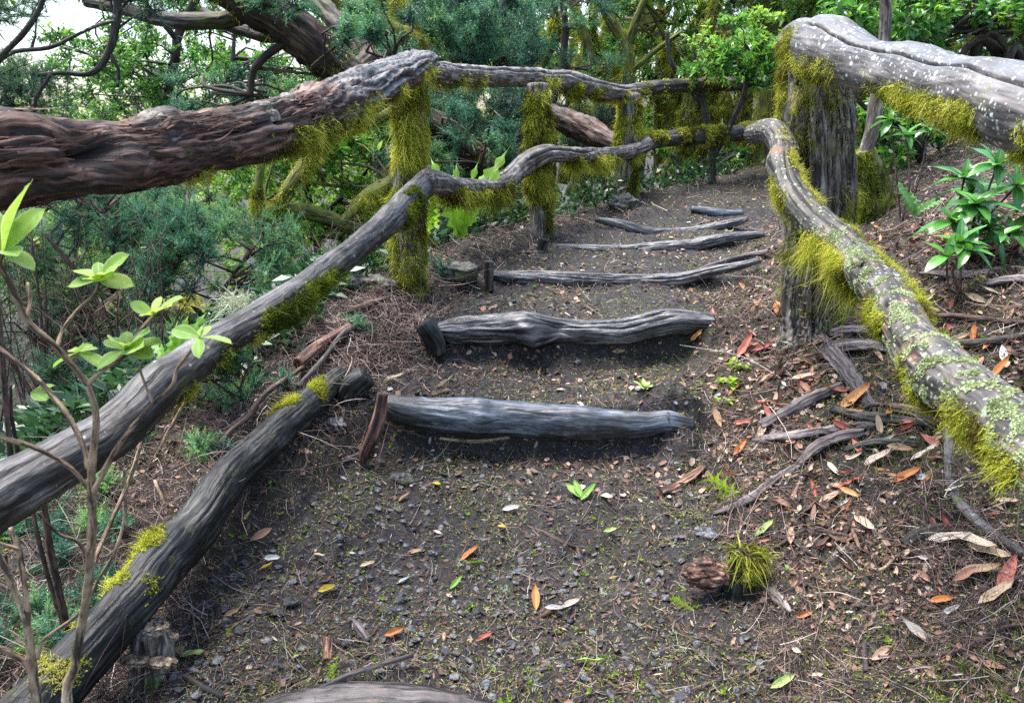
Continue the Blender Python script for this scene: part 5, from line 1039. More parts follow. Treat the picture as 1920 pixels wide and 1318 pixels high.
tree('heath_tree', 'shaded tree heath with lichened bare boughs at the upper left edge', 'tree',
     [[(-190, 900, 40, 4.6), (-150, 600, 36, 4.5), (-120, 350, 30, 4.4), (-60, 180, 18, 4.3), (0, 108, 6, 4.25), (45, 62, 5, 4.2), (78, 10, 4.5, 4.2), (88, -40, 4, 4.2)],
      [(-20, 128, 5, 4.3), (25, 98, 4, 4.3), (92, 90, 4, 4.3), (140, 68, 3.5, 4.3), (178, 50, 3.5, 4.3), (214, 40, 3, 4.3)],
      [(-100, 0, 14, 4.6), (60, -45, 11, 4.6), (180, -30, 9, 4.6), (217, -5, 7.5, 4.6), (219, 30, 7, 4.6), (213, 72, 7, 4.6), (205, 98, 6, 4.6), (186, 128, 6, 4.6), (160, 140, 5, 4.6), (120, 137, 4.5, 4.6), (72, 141, 3.5, 4.6)],
      [(-120, 380, 9, 4.4), (-20, 300, 6, 4.3), (52, 225, 5, 4.3), (70, 180, 4, 4.3), (95, 140, 3, 4.3)],
      [(205, 98, 4, 4.6), (222, 130, 3.5, 4.6), (220, 165, 2.5, 4.6)], [(-120, 350, 20, 4.4), (-150, 100, 16, 4.4), (-100, 0, 14, 4.6)]],
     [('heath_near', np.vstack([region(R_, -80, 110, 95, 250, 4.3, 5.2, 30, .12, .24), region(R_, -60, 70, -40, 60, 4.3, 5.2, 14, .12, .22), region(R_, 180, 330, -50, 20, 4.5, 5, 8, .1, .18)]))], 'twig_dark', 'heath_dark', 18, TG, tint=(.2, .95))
tree('mossy_tree', 'crooked mossy branch tree bending behind the diagonal lower rail', 'tree',
     [[(530, 560, 11, 5.2), (520, 480, 10, 5.2), (500, 430, 10, 5.2), (505, 402, 14, 5.2), (560, 396, 14, 5.25), (612, 408, 14, 5.3), (655, 425, 15, 5.35), (700, 428, 14, 5.4), (740, 410, 12, 5.5)],
      [(512, 400, 9, 5.2), (535, 360, 11, 5.2), (565, 318, 12, 5.25), (600, 275, 12, 5.3), (640, 243, 11, 5.4), (695, 230, 10, 5.5), (750, 200, 9, 5.6)], [(492, 450, 8, 5.15), (483, 375, 7, 5.1), (490, 300, 7, 5.1)], [(640, 420, 8, 5.3), (690, 370, 16, 5.4), (735, 345, 17, 5.5)]],
     [('laurel_near', np.vstack([region(R_, 500, 730, 240, 330, 5.6, 6.6, 22, .1, .2)]))], 'trunk_moss', 'laurel', 19, TG, (3000, (.02, .055), .0045), tint=(.45, 1.))
tree('laurel_bush', 'leafy laurel spray hanging over the bank at the upper right', 'shrub',
     [[(1730, 330, 8, 6.6), (1720, 250, 8, 6.5), (1700, 150, 7, 6.4), (1660, 60, 6, 6.3), (1620, 0, 5, 6.2)], [(1700, 150, 6, 6.4), (1780, 60, 5, 6.3), (1850, 10, 4, 6.2)], [(1720, 250, 5, 6.5), (1620, 200, 4, 6.2), (1600, 160, 4, 6.2)]],
     [('laurel_near', np.vstack([region(R_, 1555, 1760, -30, 75, 5.6, 6.8, 48, .12, .24), region(R_, 1740, 1940, -40, 60, 6, 7, 36, .12, .24), region(R_, 1600, 1780, 195, 300, 6.2, 7.2, 26, .1, .2)]))], 'twig_dark', 'laurel', 24, None, tint=(.25, .9))
tree('twisted_tree', 'gnarled dead tree with twisted roots at the upper right edge', 'tree',
     [[(1905, 300, 40, 6.6), (1898, 180, 34, 6.6), (1893, 90, 30, 6.6), (1870, 20, 28, 6.6), (1850, -60, 26, 6.6)], [(1893, 100, 14, 6.5), (1850, 62, 12, 6.4), (1836, 30, 11, 6.4), (1845, -20, 10, 6.4)], [(1890, 110, 12, 6.5), (1855, 66, 9, 6.35), (1832, 85, 9, 6.3), (1826, 110, 6, 6.3)], [(1900, 140, 12, 6.5), (1850, 78, 8, 6.3), (1815, 88, 6, 6.25), (1795, 120, 3, 6.2)], [(1920, 150, 12, 6.5), (1900, 90, 9, 6.3), (1880, 130, 6, 6.2), (1830, 160, 3, 6.2)]],
     [('small', region(R_, 1800, 1960, -60, 120, 6.8, 7.6, 14, .14, .25))], 'trunk_heath', 'laurel_dark', 25, TG, ns=26, ridge=.3)
tree('bare_tree', 'pale grey bare stem just right of the thick right post', 'tree', [[(1614, 340, 11, 4.9), (1622, 288, 12, 4.9), (1634, 250, 12, 4.9), (1643, 200, 13, 4.9), (1655, 120, 11, 4.9), (1660, 20, 10, 4.9), (1650, -60, 9, 4.9)]], [], 'rail_grey', 'laurel', 26)
dF = gd(1150, 290)
P, R = path3([(990, 190, 15, 8.3), (1035, 217, 19, 8.0), (1075, 233, 22, 7.8), (1115, 252, 22, 7.6), (1145, 268, 18, 7.45), (1175, 290, 16, 7.35)]); g = G(); log(g, P, R, 44, .02, seed=91, ridge=.22, rfreq=3.2, cracks=[(5.2, .5, .1, .9, .012, .04)])
solo('fallen_log', g, M['bark_red'], 'red-brown fallen trunk seen between the two far posts', 'fallen log', P[-1] - [0, 0, R[-1]])
P, R = path3([(180, 590, 30, 6.6), (250, 578, 28, 6.4), (330, 580, 26, 6.2), (400, 600, 24, 6)]); g = G(); L = log(g, P, R, 30, .03, seed=92, ridge=.2)
o = solo('fallen_log', g, M['trunk_moss'], 'mossy fallen trunk low among the shrubs on the left', 'fallen log', P[0]); moss(o, L, 900, lambda f, D: np.clip(D[..., 2] + .3, 0, 1), (.02, .05), .007, .2, 4., -.2, 93, out=.9)

_m = np.random.default_rng(12)
for i, (px, d, h, lean, lab) in enumerate([(815, 10.5, 15, 60, 'thin mossy trunk slanting beyond the first gap of the rails'), (880, 9.6, 13, -90, 'mossy stem leaning left above the middle of the top rail'), (935, 11.5, 18, 40, 'upright mossy trunk deep in the wood above the top rail'), (1040, 10.8, 16, -50, 'mossy trunk just left of the second post top'),
      (1085, 12, 20, 70, 'stout far mossy trunk between the second and third posts'), (1150, 11.2, 13, -110, 'slender mossy stem leaning left over the third post'), (1235, 10.2, 13, 120, 'mossy stem leaning right beyond the far rail'), (1265, 12.4, 20, -40, 'thick far mossy trunk left of the three thin stems'), (1400, 11.8, 18, -80, 'mossy trunk slanting left near the forked trunk'),
      (1600, 9.5, 17, 70, 'mossy trunk behind the upper right rail, nearest the thick post'), (1700, 10.5, 22, -60, 'mossy trunk behind the upper right rail, middle of three'), (1800, 9, 15, 50, 'mossy trunk behind the upper right rail, rightmost of three')]):
    w = _m.normal(0, 14, 5); l = [(px + w[k] + lean * k / 4, 370 - 118 * k, h * (1 - .1 * k), d) for k in range(5)]
    br = [(l[2][0], l[2][1], h * .5, d), (l[2][0] - .5 * lean + w[1], l[2][1] - 50, h * .4, d - .3), (l[2][0] - .9 * lean + 2 * w[2], l[2][1] - 130, h * .25, d - .5)]
    C = region(_m, px - 70, px + 90, -60, 150, d - .6, d + .8, 9, .15, .28)
    tree('mossy_tree', lab, 'tree', [l, br, [(l[1][0], l[1][1], h * .45, d), (l[1][0] + lean * .6, l[1][1] - 60, h * .3, d + .2), (l[1][0] + lean * .7 + w[3], l[1][1] - 150, h * .2, d + .3)]], [('small', C)], 'trunk_moss', 'laurel', 850 + i, TG, (1300, (.05, .17), .010))
# shrubs below the left rail
SGp = 'tree-heath shrubs below the left rail'
def shrub(label, stems, fol, wm, lm, seed, group=SGp, tint=(.15, .85), leafk=1., name='heath_shrub', cat='shrub'): return tree(name, label, cat, stems, fol, wm, lm, seed, group, tint=tint, leafk=leafk)
shrub('dense blue-green heath shrub under the thick reddish rail', [[(300, 720, 6, 4.6), (265, 600, 6, 4.6), (215, 480, 5, 4.6), (190, 400, 4, 4.6)], [(265, 600, 4, 4.6), (330, 500, 4, 4.5), (380, 420, 3, 4.5)], [(300, 720, 5, 4.6), (400, 570, 4, 4.5), (470, 470, 3, 4.5)], [(205, 605, 5, 4.5), (155, 525, 5, 4.5), (85, 440, 4, 4.5)]],
      [('heath_near', np.vstack([region(R_, 250, 560, 410, 560, 4.2, 5.2, 62, .12, .24, 1.5, -.1), region(R_, 130, 420, 345, 460, 4.4, 5.4, 44, .12, .22)]))], 'twig_red', 'heath', 31, tint=(.25, .85))
shrub('loose twiggy heath shrub behind the pale foreground shrub', [[(60, 820, 6, 5.4), (70, 650, 6, 5.4), (40, 500, 5, 5.4), (20, 400, 4, 5.4)], [(70, 650, 5, 5.4), (130, 520, 4, 5.3), (150, 400, 3, 5.3)], [(65, 700, 5, 5.4), (200, 560, 4, 5.4), (240, 500, 3, 5.4)], [(60, 740, 5, 5.4), (-20, 600, 4, 5.4), (-60, 450, 3, 5.4)]],
      [('heath_near', np.vstack([region(R_, -60, 240, 370, 640, 4.8, 6, 66, .14, .26), region(R_, 60, 330, 520, 650, 4.6, 5.6, 26, .12, .22)]))], 'twig_red', 'heath', 32, tint=(.3, .95))
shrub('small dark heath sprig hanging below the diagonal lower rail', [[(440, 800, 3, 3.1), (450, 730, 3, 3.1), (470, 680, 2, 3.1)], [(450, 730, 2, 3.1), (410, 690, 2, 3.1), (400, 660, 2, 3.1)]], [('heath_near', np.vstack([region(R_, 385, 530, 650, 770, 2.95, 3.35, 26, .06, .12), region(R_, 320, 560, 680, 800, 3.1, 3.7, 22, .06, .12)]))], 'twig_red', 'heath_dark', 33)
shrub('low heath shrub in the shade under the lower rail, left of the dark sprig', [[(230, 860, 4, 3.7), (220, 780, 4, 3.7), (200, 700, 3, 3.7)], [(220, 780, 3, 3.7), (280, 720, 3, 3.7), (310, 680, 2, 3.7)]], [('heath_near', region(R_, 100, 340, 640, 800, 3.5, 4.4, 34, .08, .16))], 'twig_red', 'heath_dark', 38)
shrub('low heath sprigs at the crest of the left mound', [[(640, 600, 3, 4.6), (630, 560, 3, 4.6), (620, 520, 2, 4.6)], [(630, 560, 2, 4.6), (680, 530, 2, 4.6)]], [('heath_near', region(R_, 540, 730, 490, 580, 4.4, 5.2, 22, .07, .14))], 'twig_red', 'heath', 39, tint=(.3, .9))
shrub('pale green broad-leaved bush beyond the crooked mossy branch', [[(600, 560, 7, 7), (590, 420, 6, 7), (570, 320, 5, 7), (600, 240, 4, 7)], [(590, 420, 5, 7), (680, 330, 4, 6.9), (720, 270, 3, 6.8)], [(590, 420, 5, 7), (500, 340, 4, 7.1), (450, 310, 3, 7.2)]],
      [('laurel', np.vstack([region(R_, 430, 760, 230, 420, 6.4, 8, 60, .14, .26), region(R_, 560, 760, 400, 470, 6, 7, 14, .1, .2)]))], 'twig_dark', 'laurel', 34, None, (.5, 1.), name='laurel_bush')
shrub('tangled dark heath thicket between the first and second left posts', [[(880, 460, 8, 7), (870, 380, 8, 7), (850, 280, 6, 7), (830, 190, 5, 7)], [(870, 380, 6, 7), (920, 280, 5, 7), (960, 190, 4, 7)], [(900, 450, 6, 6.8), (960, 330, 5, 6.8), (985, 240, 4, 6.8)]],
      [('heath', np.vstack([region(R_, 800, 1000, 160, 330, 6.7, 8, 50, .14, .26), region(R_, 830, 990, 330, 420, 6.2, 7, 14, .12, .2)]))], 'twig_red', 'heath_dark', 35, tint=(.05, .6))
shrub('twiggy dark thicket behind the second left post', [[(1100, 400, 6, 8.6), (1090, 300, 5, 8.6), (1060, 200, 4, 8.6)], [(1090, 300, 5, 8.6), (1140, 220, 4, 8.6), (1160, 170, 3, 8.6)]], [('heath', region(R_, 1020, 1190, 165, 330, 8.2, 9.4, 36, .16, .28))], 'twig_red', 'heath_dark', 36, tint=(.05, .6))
shrub('low laurel bush at the foot of the far posts', [[(1290, 400, 5, 9.6), (1280, 340, 5, 9.6), (1260, 290, 4, 9.6)], [(1290, 380, 4, 9.6), (1350, 310, 4, 9.4), (1380, 290, 3, 9.4)]], [('laurel', region(R_, 1200, 1430, 280, 340, 9.4, 10.6, 12, .08, .16))], 'twig_dark', 'laurel', 37, None, (.3, .9), name='laurel_bush')
for i, (x0, x1, lab) in enumerate([(20, 120, 'leafless reddish shrub poking out under the thick rail at left'), (160, 300, 'leafless reddish shrub in front of the blue-green heath'), (560, 740, 'leafless brown shrub behind the foot of the moss-wrapped post')]):
    r = np.random.default_rng(700 + i); g = G(); d0 = (4.2, 3.9, 4.9)[i]; b = gp((x0 + x1) / 2, (760, 740, 560)[i]); b = at((x0 + x1) / 2, (760, 740, 560)[i], d0); b[2] = hgt(b[0], b[1])
    for k in range(26):
        e = at(r.uniform(x0 - 60, x1 + 60), r.uniform(*((380, 600), (430, 640), (440, 540))[i]), d0 + r.uniform(-.4, .5)); q = np.array([b + r.normal(size=3) * [.1, .1, 0], b + (e - b) * .5 + r.normal(size=3) * .06, e])
        tube(g, q, [.007, .004, .0015], 5, .05); 
        for _ in range(3): s = q[1] + (e - q[1]) * r.uniform(0, .9); tube(g, np.array([s, s + r.normal(size=3) * .09 + [0, 0, .05], s + r.normal(size=3) * .12 + [0, 0, .14]]), [.0025, .002, .001], 4, .05)
    solo('bare_shrub', g, M['twig_red'], lab, 'shrub', b, 'leafless shrubs below the left rail')

# the wood beyond, one mass
def woods(name, boxes, lm, wm, label, seed, kind='laurel'):
    r = np.random.default_rng(seed); gl = G(); gw = G()
    for (x0, x1, y0, y1, d0, d1, n, r0, r1, tn) in boxes:
        C = region(r, x0, x1, y0, y1, d0, d1, n, r0, r1, .45, -.2); crown(gw, gl, [C[:, :3]], C, kind, r, tn, False)
    for _ in range(34):
        px = r.uniform(660, 2000); d = r.uniform(12, 19); h = r.uniform(5, 11); l = r.uniform(-60, 60)
        P, R = path3([(px, 345, h, d), (px + l * .3, 200, h * .9, d), (px + l, 60, h * .8, d), (px + l * 1.6, -120, h * .7, d)]); tube(gw, P, R, 7, .3, rough=.3)
    obj(name, gl, M[lm]); o = bpy.data.objects[name] if name in bpy.data.objects else None
    tag(o, label, kind='stuff'); gwo = obj('woods_stems', gw, M[wm]); tag(gwo, 'dark stems and twigs of the far wood', kind='stuff')
SPEC['far'] = dict(tw=10, nl=17, L=(.06, .13), tp=LEAF2, up=.2, w=.012, out=.6, sp=.9, tip=.7)
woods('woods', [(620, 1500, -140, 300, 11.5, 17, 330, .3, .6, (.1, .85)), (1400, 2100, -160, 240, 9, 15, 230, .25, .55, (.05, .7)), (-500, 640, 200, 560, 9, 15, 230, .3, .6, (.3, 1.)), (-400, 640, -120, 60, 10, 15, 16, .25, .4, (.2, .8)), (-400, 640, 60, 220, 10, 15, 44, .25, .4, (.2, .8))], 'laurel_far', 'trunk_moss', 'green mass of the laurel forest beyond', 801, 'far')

x, y = sow(6500, y0=2.6, y1=16, spread=(.85, .5), keep=lambda x, y, k: np.clip(left_of(x, y) * sstep(2.6, 3.6, y) * (x < np.interp(y, *EL.T) - .5) * sstep(2.7, 3.8, y) + .10 * sstep(8, 10, y), 0, 1)); n = len(x); rr_ = np.random.default_rng(66)
g = G(); b = np.stack([x, y, hgt(x, y)], -1)
for k in range(11):
    d = unit(rr_.normal(size=(n, 3)) * [1, 1, .5] + [0, 0, .7]); h = rr_.uniform(0, .22, (n, 1))
    scatter(g, LEAF2, b + np.array([0, 0, 1.]) * h + d * [.08, .08, 0], frames(d, unit(rr_.normal(size=(n, 3)) * .5 + [0, 0, 1])), rr_.uniform(.04, .10, n), np.clip(rr_.normal(.4, .22, n), 0, 1))
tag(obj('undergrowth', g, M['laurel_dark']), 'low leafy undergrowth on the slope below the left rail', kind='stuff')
q_ = np.random.default_rng(67); x, y = sow(95, y0=1.9, y1=4.6, spread=(.8, .3), keep=lambda x, y, k: left_of(x + .22, y) * (.3 + .7 * patchy(x, y, 2.2, -.1, 88)))
gl_, gw_ = G(), G(); C = np.c_[x, y, hgt(x, y) + .03, q_.uniform(.05, .11, len(x))]; crown(gw_, gl_, [C[:, :3]], C, 'heath_near', q_, (.15, .9), False, .8)
tag(obj('heath_cover', gl_, M['heath'], smooth=True), 'low feathery heath sprigs covering the bank under the left rail', kind='stuff'); tag(obj('heath_stem_cover', gw_, M['twig_dark']), 'thin stems of the low heath under the left rail', kind='stuff')
# ------------------------------------------------------------------ leafy plants
def rosette(g, c, n, ln, r, tp, axis=(0, 0, 1), el=(.1, .9), wid=1., tint=(.2, .9), phase=None):
    a = (r.uniform(0, 6.28) if phase is None else phase) + np.arange(n) * 2.4 + r.normal(0, .2, n); e = np.linspace(el[0], el[1], n) + r.normal(0, .1, n)
    ax = unit(np.array(axis, float)); x = unit(np.cross(ax, [.3, 1, .2])); y = np.cross(ax, x)
    d = unit((np.cos(a) * np.cos(e))[:, None] * x + (np.sin(a) * np.cos(e))[:, None] * y + np.sin(e)[:, None] * ax)
    s = ln * r.uniform(.65, 1.1, n) * np.linspace(1, .7, n)
    scatter(g, tp, np.tile(c, (n, 1)), frames(d, np.tile(ax, (n, 1)) + .05), np.stack([s * wid, s, s], -1), np.clip(r.uniform(*tint, n), 0, 1))

# pale velvety shrub in the left foreground
fs = thing('velvet_shrub', 'foreground shrub with tan knotty stems and pale velvety green leaves at far left', 'shrub', (at(135, 1318, 1.3)[0], 1.28, float(hgt(at(135, 1318, 1.3)[0], 1.28))))
b0 = np.array(fs.location)
def stems(par, lines, m, nodes=.05):
    for l in lines:
        P, R = path3(l); R = R * .8; g = G()
        if l[0][1] > 1255:
            e = P[0] + (P[0] - P[1]) * .3; e[2] = hgt(e[0], e[1]) - .02; P = np.vstack([e, P]); R = np.r_[R[0] * 1.1, R]
        P, R, s = spline(P, R, .006); R = R * (1 + .16 * np.exp(-(((s + .013 * np.sin(s * 50)) % .042 - .02) / .005) ** 2) + .05 * pn(np.stack([s * 60, 0 * s, 0 * s], -1)))
        tube(g, P, R, 10, .006, rough=.08); obj('stem', g, M[m], par)
D_ = 1.3
stems(fs, [[(128, 1345, 11, 1.3), (140, 1250, 10.5, 1.3), (147, 1205, 10, 1.3), (163, 1110, 9.5, 1.3), (172, 1000, 10, 1.3), (172, 920, 9.5, 1.3), (172, 870, 9, 1.3), (180, 800, 8, 1.3), (177, 760, 8, 1.3), (166, 722, 8, 1.3)],
           [(166, 722, 7.5, 1.3), (127, 675, 7, 1.29), (100, 645, 7, 1.28), (50, 600, 7, 1.27), (20, 535, 6.5, 1.26), (0, 495, 6, 1.25), (8, 470, 5, 1.25)], [(164, 722, 6, 1.3), (185, 700, 5.5, 1.29), (205, 685, 5, 1.28), (233, 668, 4.5, 1.27), (236, 650, 4, 1.27)],
           [(166, 880, 7, 1.3), (157, 838, 6, 1.31), (127, 778, 6, 1.32), (100, 745, 6, 1.33), (67, 708, 5.5, 1.34), (0, 653, 5, 1.36), (-40, 620, 4, 1.37)], [(174, 925, 7, 1.3), (200, 873, 6, 1.28), (233, 820, 5.5, 1.26), (287, 757, 5, 1.24), (323, 723, 4.5, 1.23), (333, 690, 4, 1.23), (366, 648, 3.5, 1.22), (374, 632, 3, 1.22)],
           [(287, 757, 3.5, 1.24), (270, 715, 3, 1.25), (261, 688, 2.5, 1.25)], [(107, 652, 4.5, 1.28), (117, 620, 4, 1.3), (147, 580, 4, 1.31), (173, 556, 4, 1.32), (184, 536, 3.5, 1.32), (186, 518, 3, 1.32)], [(165, 915, 5, 1.3), (133, 878, 5, 1.29), (67, 840, 5.5, 1.27), (0, 820, 6, 1.25), (-60, 800, 6, 1.24)],
           [(236, 655, 3, 1.27), (265, 615, 3, 1.28), (288, 592, 2.5, 1.29)], [(50, 600, 4, 1.27), (57, 560, 4, 1.29), (52, 530, 3, 1.3)], [(127, 677, 3.5, 1.29), (142, 668, 3, 1.3), (147, 660, 3, 1.3)]], 'stem_tan')
r = np.random.default_rng(55); vg = G()
def vl(c0, tips, d, w=.19):
    c = at(*c0, d)
    for (tx, ty, dd) in tips:
        t = at(tx, ty, d + dd); y = (t - c) * r.uniform(.72, .98); s = np.linalg.norm(y); hint = unit(np.array([0, -.45, 1.]) + r.normal(size=3) * .25); fr = frames(y[None], hint[None])
        scatter(vg, OVATE, c[None], fr, np.array([[s * w / .2, s, s]]), np.array([np.clip(r.uniform(.25, .95), 0, 1)]))
vl((8, 470), [(42, 318, -.02), (84, 375, .02), (-40, 400, 0), (30, 470, -.06), (78, 482, .03), (75, 505, -.03), (-50, 350, .03), (18, 395, .05)], 1.25, .22)
vl((186, 524), [(130, 497, .02), (236, 470, -.02), (160, 512, -.07), (104, 535, -.01), (256, 532, -.02), (212, 490, -.08), (182, 478, .03), (205, 508, -.07)], 1.32, .24)
vl((289, 590), [(235, 562, 0), (346, 544, -.02), (258, 585, -.06), (320, 562, -.05), (300, 548, .03), (275, 570, .06)], 1.29, .22)
vl((236, 655), [(178, 625, .02), (174, 690, -.04), (286, 600, -.05), (322, 628, -.02), (300, 668, -.05), (238, 602, .04), (210, 625, -.07), (265, 640, -.07)], 1.27, .26)
vl((374, 632), [(312, 612, .01), (398, 605, .02), (455, 638, -.02), (370, 675, -.04), (380, 600, .04)], 1.22, .24)
vl((147, 660), [(86, 688, 0), (190, 648, .01), (120, 650, .03), (175, 640, .04), (225, 697, -.02), (150, 640, -.04)], 1.3, .2)
vl((60, 735), [(100, 730, 0), (118, 712, .02), (90, 750, -.03), (105, 745, .03)], 1.34, .25)
obj('leaves', vg, M['velvet'], fs).name = 'foliage'
# bare stems of a second shrub
bs = thing('bare_shrub', 'leafless pale stems of a low shrub in the bottom left corner', 'shrub', (at(55, 1265, 1.5)[0], 1.5, float(hgt(at(55, 1265, 1.5)[0], 1.5))))
stems(bs, [[(66, 1290, 10, 1.5), (60, 1240, 9, 1.5), (48, 1161, 8, 1.5), (21, 1091, 7, 1.5), (-10, 1020, 6, 1.5)], [(66, 1285, 6, 1.5), (20, 1225, 7, 1.48), (-20, 1210, 7, 1.46)], [(60, 1285, 6, 1.5), (50, 1131, 6, 1.52), (37, 1038, 6, 1.54), (20, 988, 5, 1.55)], [(37, 1030, 4, 1.54), (-10, 1015, 4, 1.52)],
           [(70, 1235, 4.5, 1.5), (78, 1205, 4, 1.5), (100, 1185, 4, 1.5), (153, 1145, 4, 1.52), (185, 1085, 4, 1.55), (213, 1038, 3.5, 1.58), (234, 968, 3.5, 1.6), (233, 878, 3, 1.62)]], 'stem_tan')
bs = thing('bare_shrub', 'two upright brown stems behind the foreground shrub, left of the black log', 'shrub', (at(123, 1165, 1.9)[0], 1.9, float(hgt(at(123, 1165, 1.9)[0], 1.9))))
stems(bs, [[(126, 1180, 8, 1.9), (108, 1095, 8, 1.9), (97, 1045, 8, 1.9), (83, 951, 7, 1.9), (70, 880, 6, 1.9)], [(118, 1170, 5, 1.9), (90, 1080, 5, 1.92), (70, 1000, 5, 1.93), (60, 950, 4, 1.95)], [(118, 1175, 5, 1.9), (150, 1160, 4, 1.88), (172, 1085, 4, 1.88), (150, 1020, 4, 1.87), (110, 1000, 3.5, 1.86), (70, 960, 3, 1.85)], [(30, 970, 6, 1.95), (15, 800, 6, 1.95), (3, 660, 6, 1.95), (-5, 560, 5, 1.95)], [(40, 880, 4, 1.95), (22, 780, 4, 1.96), (20, 720, 3, 1.97)]], 'twig_red')
for i, l in enumerate([[(290, 900, 3, 2.6), (330, 1010, 3, 2.5), (300, 1080, 3, 2.45)], [(280, 760, 3, 2.5), (250, 880, 4, 2.4), (190, 1020, 4, 2.3), (150, 1130, 4, 2.2)], [(330, 760, 3, 3), (312, 880, 3, 3), (325, 930, 3, 2.9)], [(355, 740, 3.5, 2.9), (305, 830, 4, 2.85), (270, 900, 4, 2.8)], [(420, 830, 3, 3.3), (435, 760, 3, 3.3), (400, 700, 3, 3.3)]]):
    P, R = path3(l); g = G(); tube(g, P, R, 7, .03, rough=.15); solo('dead_twig', g, M['stem_tan'], ['dry twig crossing the shade under the rail beside the black log', 'long dry twig slanting down beside the foreground shrub', 'short dry twig standing under the lower rail', 'slanting tan twig just below the lower rail', 'dry twig beside the dark heath sprig'][i], 'twig', P[np.argmin(P[:, 2])], 'dry twigs under the left rail')

# glossy plants on the right bank
def glossy(label, base, tops, ln, seed, n=12, name='glossy_plant', wid=1.35):
    r = np.random.default_rng(seed); d = base[2]; b = at(*base); b[2] = hgt(b[0], b[1]); t = thing(name, label, 'plant', b, None)
    gs = G(); gl = G()
    for (px, py, dd, k) in tops:
        c = at(px, py, d + dd); tube(gs, np.array([b, b + (c - b) * .5 + r.normal(size=3) * .03, c]), [.006, .005, .004], 7, .02)
        rosette(gl, c, int(n * k), ln * (.75 + .25 * k), r, LANCE, unit(np.array([0, -.35, 1])), (-.35, 1.15), wid, (.2, .95))
    obj('stem', gs, M['twig_red'], t); obj('foliage', gl, M['gloss'], t)
glossy('lush glossy-leaved plant on the bank below the thick right rail', (1815, 485, gd(1815, 485)), [(1808, 335, .1, 1.), (1870, 310, -.05, 1.), (1830, 385, -.1, 1.1), (1905, 350, 0, .9), (1785, 415, -.08, .9), (1935, 410, -.1, .8), (1850, 430, -.12, 1.), (1895, 440, -.1, .9), (1820, 360, .15, .9)], .054 * gd(1815, 485), 501)
glossy('smaller glossy-leaved plant sprouting lower on the bank', (1800, 555, gd(1800, 555)), [(1800, 455, 0, 1.), (1815, 470, -.05, .8), (1775, 480, -.03, .7), (1880, 440, .05, .5)], .045 * gd(1800, 555), 502, 9)
glossy('little glossy seedling behind the thick right post', (1700, 330, 4.6), [(1700, 255, 0, 1.), (1740, 240, .1, .8), (1670, 225, .1, .8)], .15, 503, 9)
def pinnate(label, base, tips, d, seed, m='sonchus', ln=1., wid=1., name='thistle_plant'):
    r = np.random.default_rng(seed); b = at(*base, d); t = thing(name, label, 'plant', b); g = G()
    for (px, py, dd) in tips:
        y = at(px, py, d + dd) - b; s = np.linalg.norm(y); 
        scatter(g, LOBED, b[None], frames(y[None], unit(np.array([0, -.9, .5]) + r.normal(size=3) * .35)[None]), np.array([[s * wid, s, s]]), np.array([r.uniform(.3, .95)]))
    obj('foliage', g, M[m], t); return t
dP = 4.75
pinnate('bright green jagged-leaved plant standing behind the lower rail', (862, 440), [(820, 283, -.05), (945, 262, 0), (880, 300, -.1), (850, 300, .1), (905, 300, .1), (800, 320, 0), (840, 310, -.15), (925, 300, -.1)], dP, 601, wid=.7)
pinnate('jagged light green leaves hanging below the bend of the lower rail', (812, 372), [(800, 455, -.02), (820, 440, .03), (806, 420, -.05), (835, 385, 0)], 4.3, 602, wid=.9)
pinnate('yellow-green jagged plant between the foreground shrub and the lower rail', (318, 690), [(290, 640, .02), (345, 590, 0), (310, 600, .05), (372, 580, 0), (275, 620, .05), (330, 640, -.05), (300, 670, -.05)], 2.6, 603, wid=.8)
pinnate('pale fern-like plant at the foot of the bank behind the rail', (1716, 400), [(1685, 338, 0), (1700, 345, -.05), (1772, 362, 0), (1750, 370, -.08), (1715, 350, .05)], 3.5, 604, 'fern', wid=1.1)
for i, (px, py, w, lab) in enumerate([(1380, 690, 26, 'bright herb clump, upper of three on the right edge of the path'), (1385, 725, 34, 'bright herb clump, middle of three on the right edge of the path'), (1375, 755, 26, 'bright herb clump, lowest of three on the right edge of the path'), (1255, 800, 12, 'tiny bright herb at the right end of the lowest step'), (1740, 935, 14, 'tiny bright herb by the bent grey branch'), (1310, 890, 14, 'tiny yellow-green herb on the right of the path'), (1815, 835, 20, 'small green sprig under the lower right rail')]):
    r = np.random.default_rng(900 + i); p = gp(px, py); g = G(); s = w * p[1] / F
    for k in range(5 if w > 15 else 2): rosette(g, p + r.normal(size=3) * [s * .5, s * .5, 0] + [0, 0, .008 + .3 * s * k / 5], 7, s * .62, r, leaf_tp(5, .26, .3, .25, 3), el=(.1, 1.0), tint=(.3, 1))
    solo('herb', g, M['herb'], lab, 'herb', p, 'bright herbs beside the path')
r = np.random.default_rng(77); p = gp(1208, 732); g = G(); rosette(g, p + [0, 0, .01], 9, .085, r, leaf_tp(8, .2, .4, .1, 5), el=(.1, .9), wid=1.1, tint=(.75, 1)); solo('leaf_rosette', g, M['leaf_green'], 'pale green leaf rosette on the tread above the lowest step', 'plant', p)
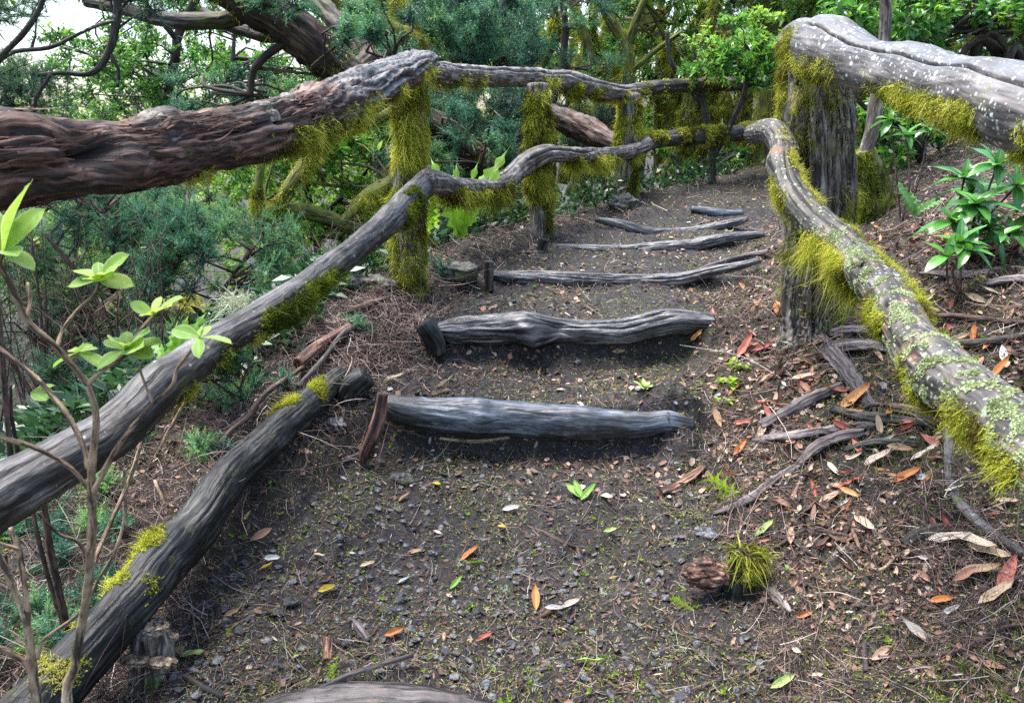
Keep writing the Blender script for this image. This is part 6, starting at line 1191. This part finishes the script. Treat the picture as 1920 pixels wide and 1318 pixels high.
for i, (a, b_, lab) in enumerate([((1790, 1245), (1850, 1285), 'green heath sprig at the bottom right corner'), ((1850, 1075), (1862, 1100), 'small green sprig on the leaf pile'), ((626, 1250), (624, 1290), 'tiny green sprig beside the wood plug'), ((1330, 900), (1375, 935), 'yellow-green sprig at the right edge of the path'), ((875, 1060), (905, 1062), 'mossy sprig lying on the mid path'), ((1300, 1150), (1260, 1130), 'dark green sprig right of the mid path'), ((1340, 945), (1380, 930), 'yellow-green sprig beside the purple-grey bark strip')]):
    p0, p1 = gp(*a) + [0, 0, .012], gp(*b_) + [0, 0, .02]; y = p1 - p0; s = np.linalg.norm(y); g = G(); scatter(g, _fat(sprig_tp(34, .012, .2), 1.6), p0[None], frames(y[None], np.array([[0, 0, 1.]])), np.array([s]), np.array([.8])); solo('heath_sprig', g, M['herb'], lab, 'sprig', p0, 'green sprigs on the ground')
for i, (px, py, w, lab) in enumerate([(1003, 1283, 22, 'pale stringy lichen tuft near the bottom centre'), (722, 1252, 22, 'pale stringy lichen tuft by the flush log'), (745, 955, 16, 'pale lichen tuft below the flat grey stone'), (862, 1058, 14, 'pale lichen tuft on the mid path'), (1705, 1202, 15, 'round mint-green lichen tuft, left of a pair on the right bank'), (1762, 1212, 17, 'round mint-green lichen tuft, right of a pair on the right bank'), (1550, 1198, 13, 'mint-green lichen crumb near the lime leaf'), (950, 1110, 14, 'pale lichen tuft above the red leaf'), (1272, 1215, 16, 'pale lichen strands on the lower right of the path'), (1470, 1268, 18, 'grey-green lichen beside the lime leaf'), (1130, 1115, 12, 'white lichen wisp beside the split stick')]):
    r = np.random.default_rng(950 + i); p = gp(px, py); s = w * p[1] / F; g = G(); n = 60; dd = unit(r.normal(size=(n, 3)) + [0, 0, .8]); strands(g, p + r.normal(size=(n, 3)) * [s * .3, s * .3, 0], dd, r.uniform(.5, 1.2, n) * s, .0022, 5, .2, .6, r); solo('lichen_tuft', g, M['beard'], lab, 'lichen', p, 'pale lichen tufts fallen on the ground')
# lichen-bearded twig stuck by the lower rail
p = at(468, 700, 2.72); g = G(); P, R = path3([(486, 672, 3, 2.72), (478, 640, 4, 2.72), (466, 605, 4, 2.72), (440, 570, 3.5, 2.72)]); tube(g, P, R, 7, .02); t = thing('lichen_twig', 'grey twig topped with bushy pale beard lichen leaning on the lower rail', 'twig', P[0]); obj('stem', g, M['strip'], t)
r = np.random.default_rng(31); g = G(); n = 420; c = P[-1]; strands(g, c + r.normal(size=(n, 3)) * [.025, .025, .02], unit(r.normal(size=(n, 3))), r.uniform(.02, .05, n), .0022, 5, .1, .6, r); n = 90; k = r.integers(0, 4, n); strands(g, P[k] + r.normal(size=(n, 3)) * .008, unit(r.normal(size=(n, 3))), r.uniform(.01, .03, n), .002, 4, .2, .6, r); obj('lichen', g, M['beard'], t)
# ------------------------------------------------------------------ light, sky, camera
SUN_EL, SUN_AZ = math.radians(72), math.radians(300)
w = bpy.data.worlds.new('World'); SC.world = w; w.use_nodes = True
nt = w.node_tree; bg = nt.nodes['Background']; sky = nt.nodes.new('ShaderNodeTexSky')
sky.sky_type = 'NISHITA'; sky.sun_disc = False; sky.sun_elevation = SUN_EL; sky.sun_rotation = SUN_AZ; sky.dust_density = 2.5; sky.air_density = 1.2; sky.ozone_density = 1.5
nt.links.new(sky.outputs[0], bg.inputs[0]); bg.inputs[1].default_value = .06
sl = bpy.data.lights.new('sun', 'SUN'); sl.energy = 1.5; sl.angle = math.radians(40); sl.color = (1, .98, .95)
so = bpy.data.objects.new('sun', sl); COL.objects.link(so)
dv = Vector((math.sin(SUN_AZ) * math.cos(SUN_EL), math.cos(SUN_AZ) * math.cos(SUN_EL), math.sin(SUN_EL)))
so.rotation_euler = dv.to_track_quat('Z', 'Y').to_euler(); so.location = (0, 0, 12)
cam = bpy.data.cameras.new('camera'); co_ = bpy.data.objects.new('camera', cam); COL.objects.link(co_)
cam.sensor_width = 36; cam.lens = 36 * F / 1920; cam.clip_end = 300; cam.clip_start = .05
cam.dof.use_dof = True; cam.dof.focus_distance = 3.2; cam.dof.aperture_fstop = 9
co_.location = (0, 0, CAMZ); co_.rotation_euler = (PI / 2 - PITCH, 0, 0)
SC.camera = co_
SC.view_settings.view_transform = 'Standard'; SC.view_settings.look = 'None'; SC.view_settings.gamma = 1
SC.view_settings.exposure = 2.8
SC.render.resolution_x, SC.render.resolution_y = 1024, 702
cy = SC.cycles; cy.max_bounces = 6; cy.diffuse_bounces = 3; cy.glossy_bounces = 2; cy.transmission_bounces = 3; cy.transparent_max_bounces = 4
cy.use_denoising = False
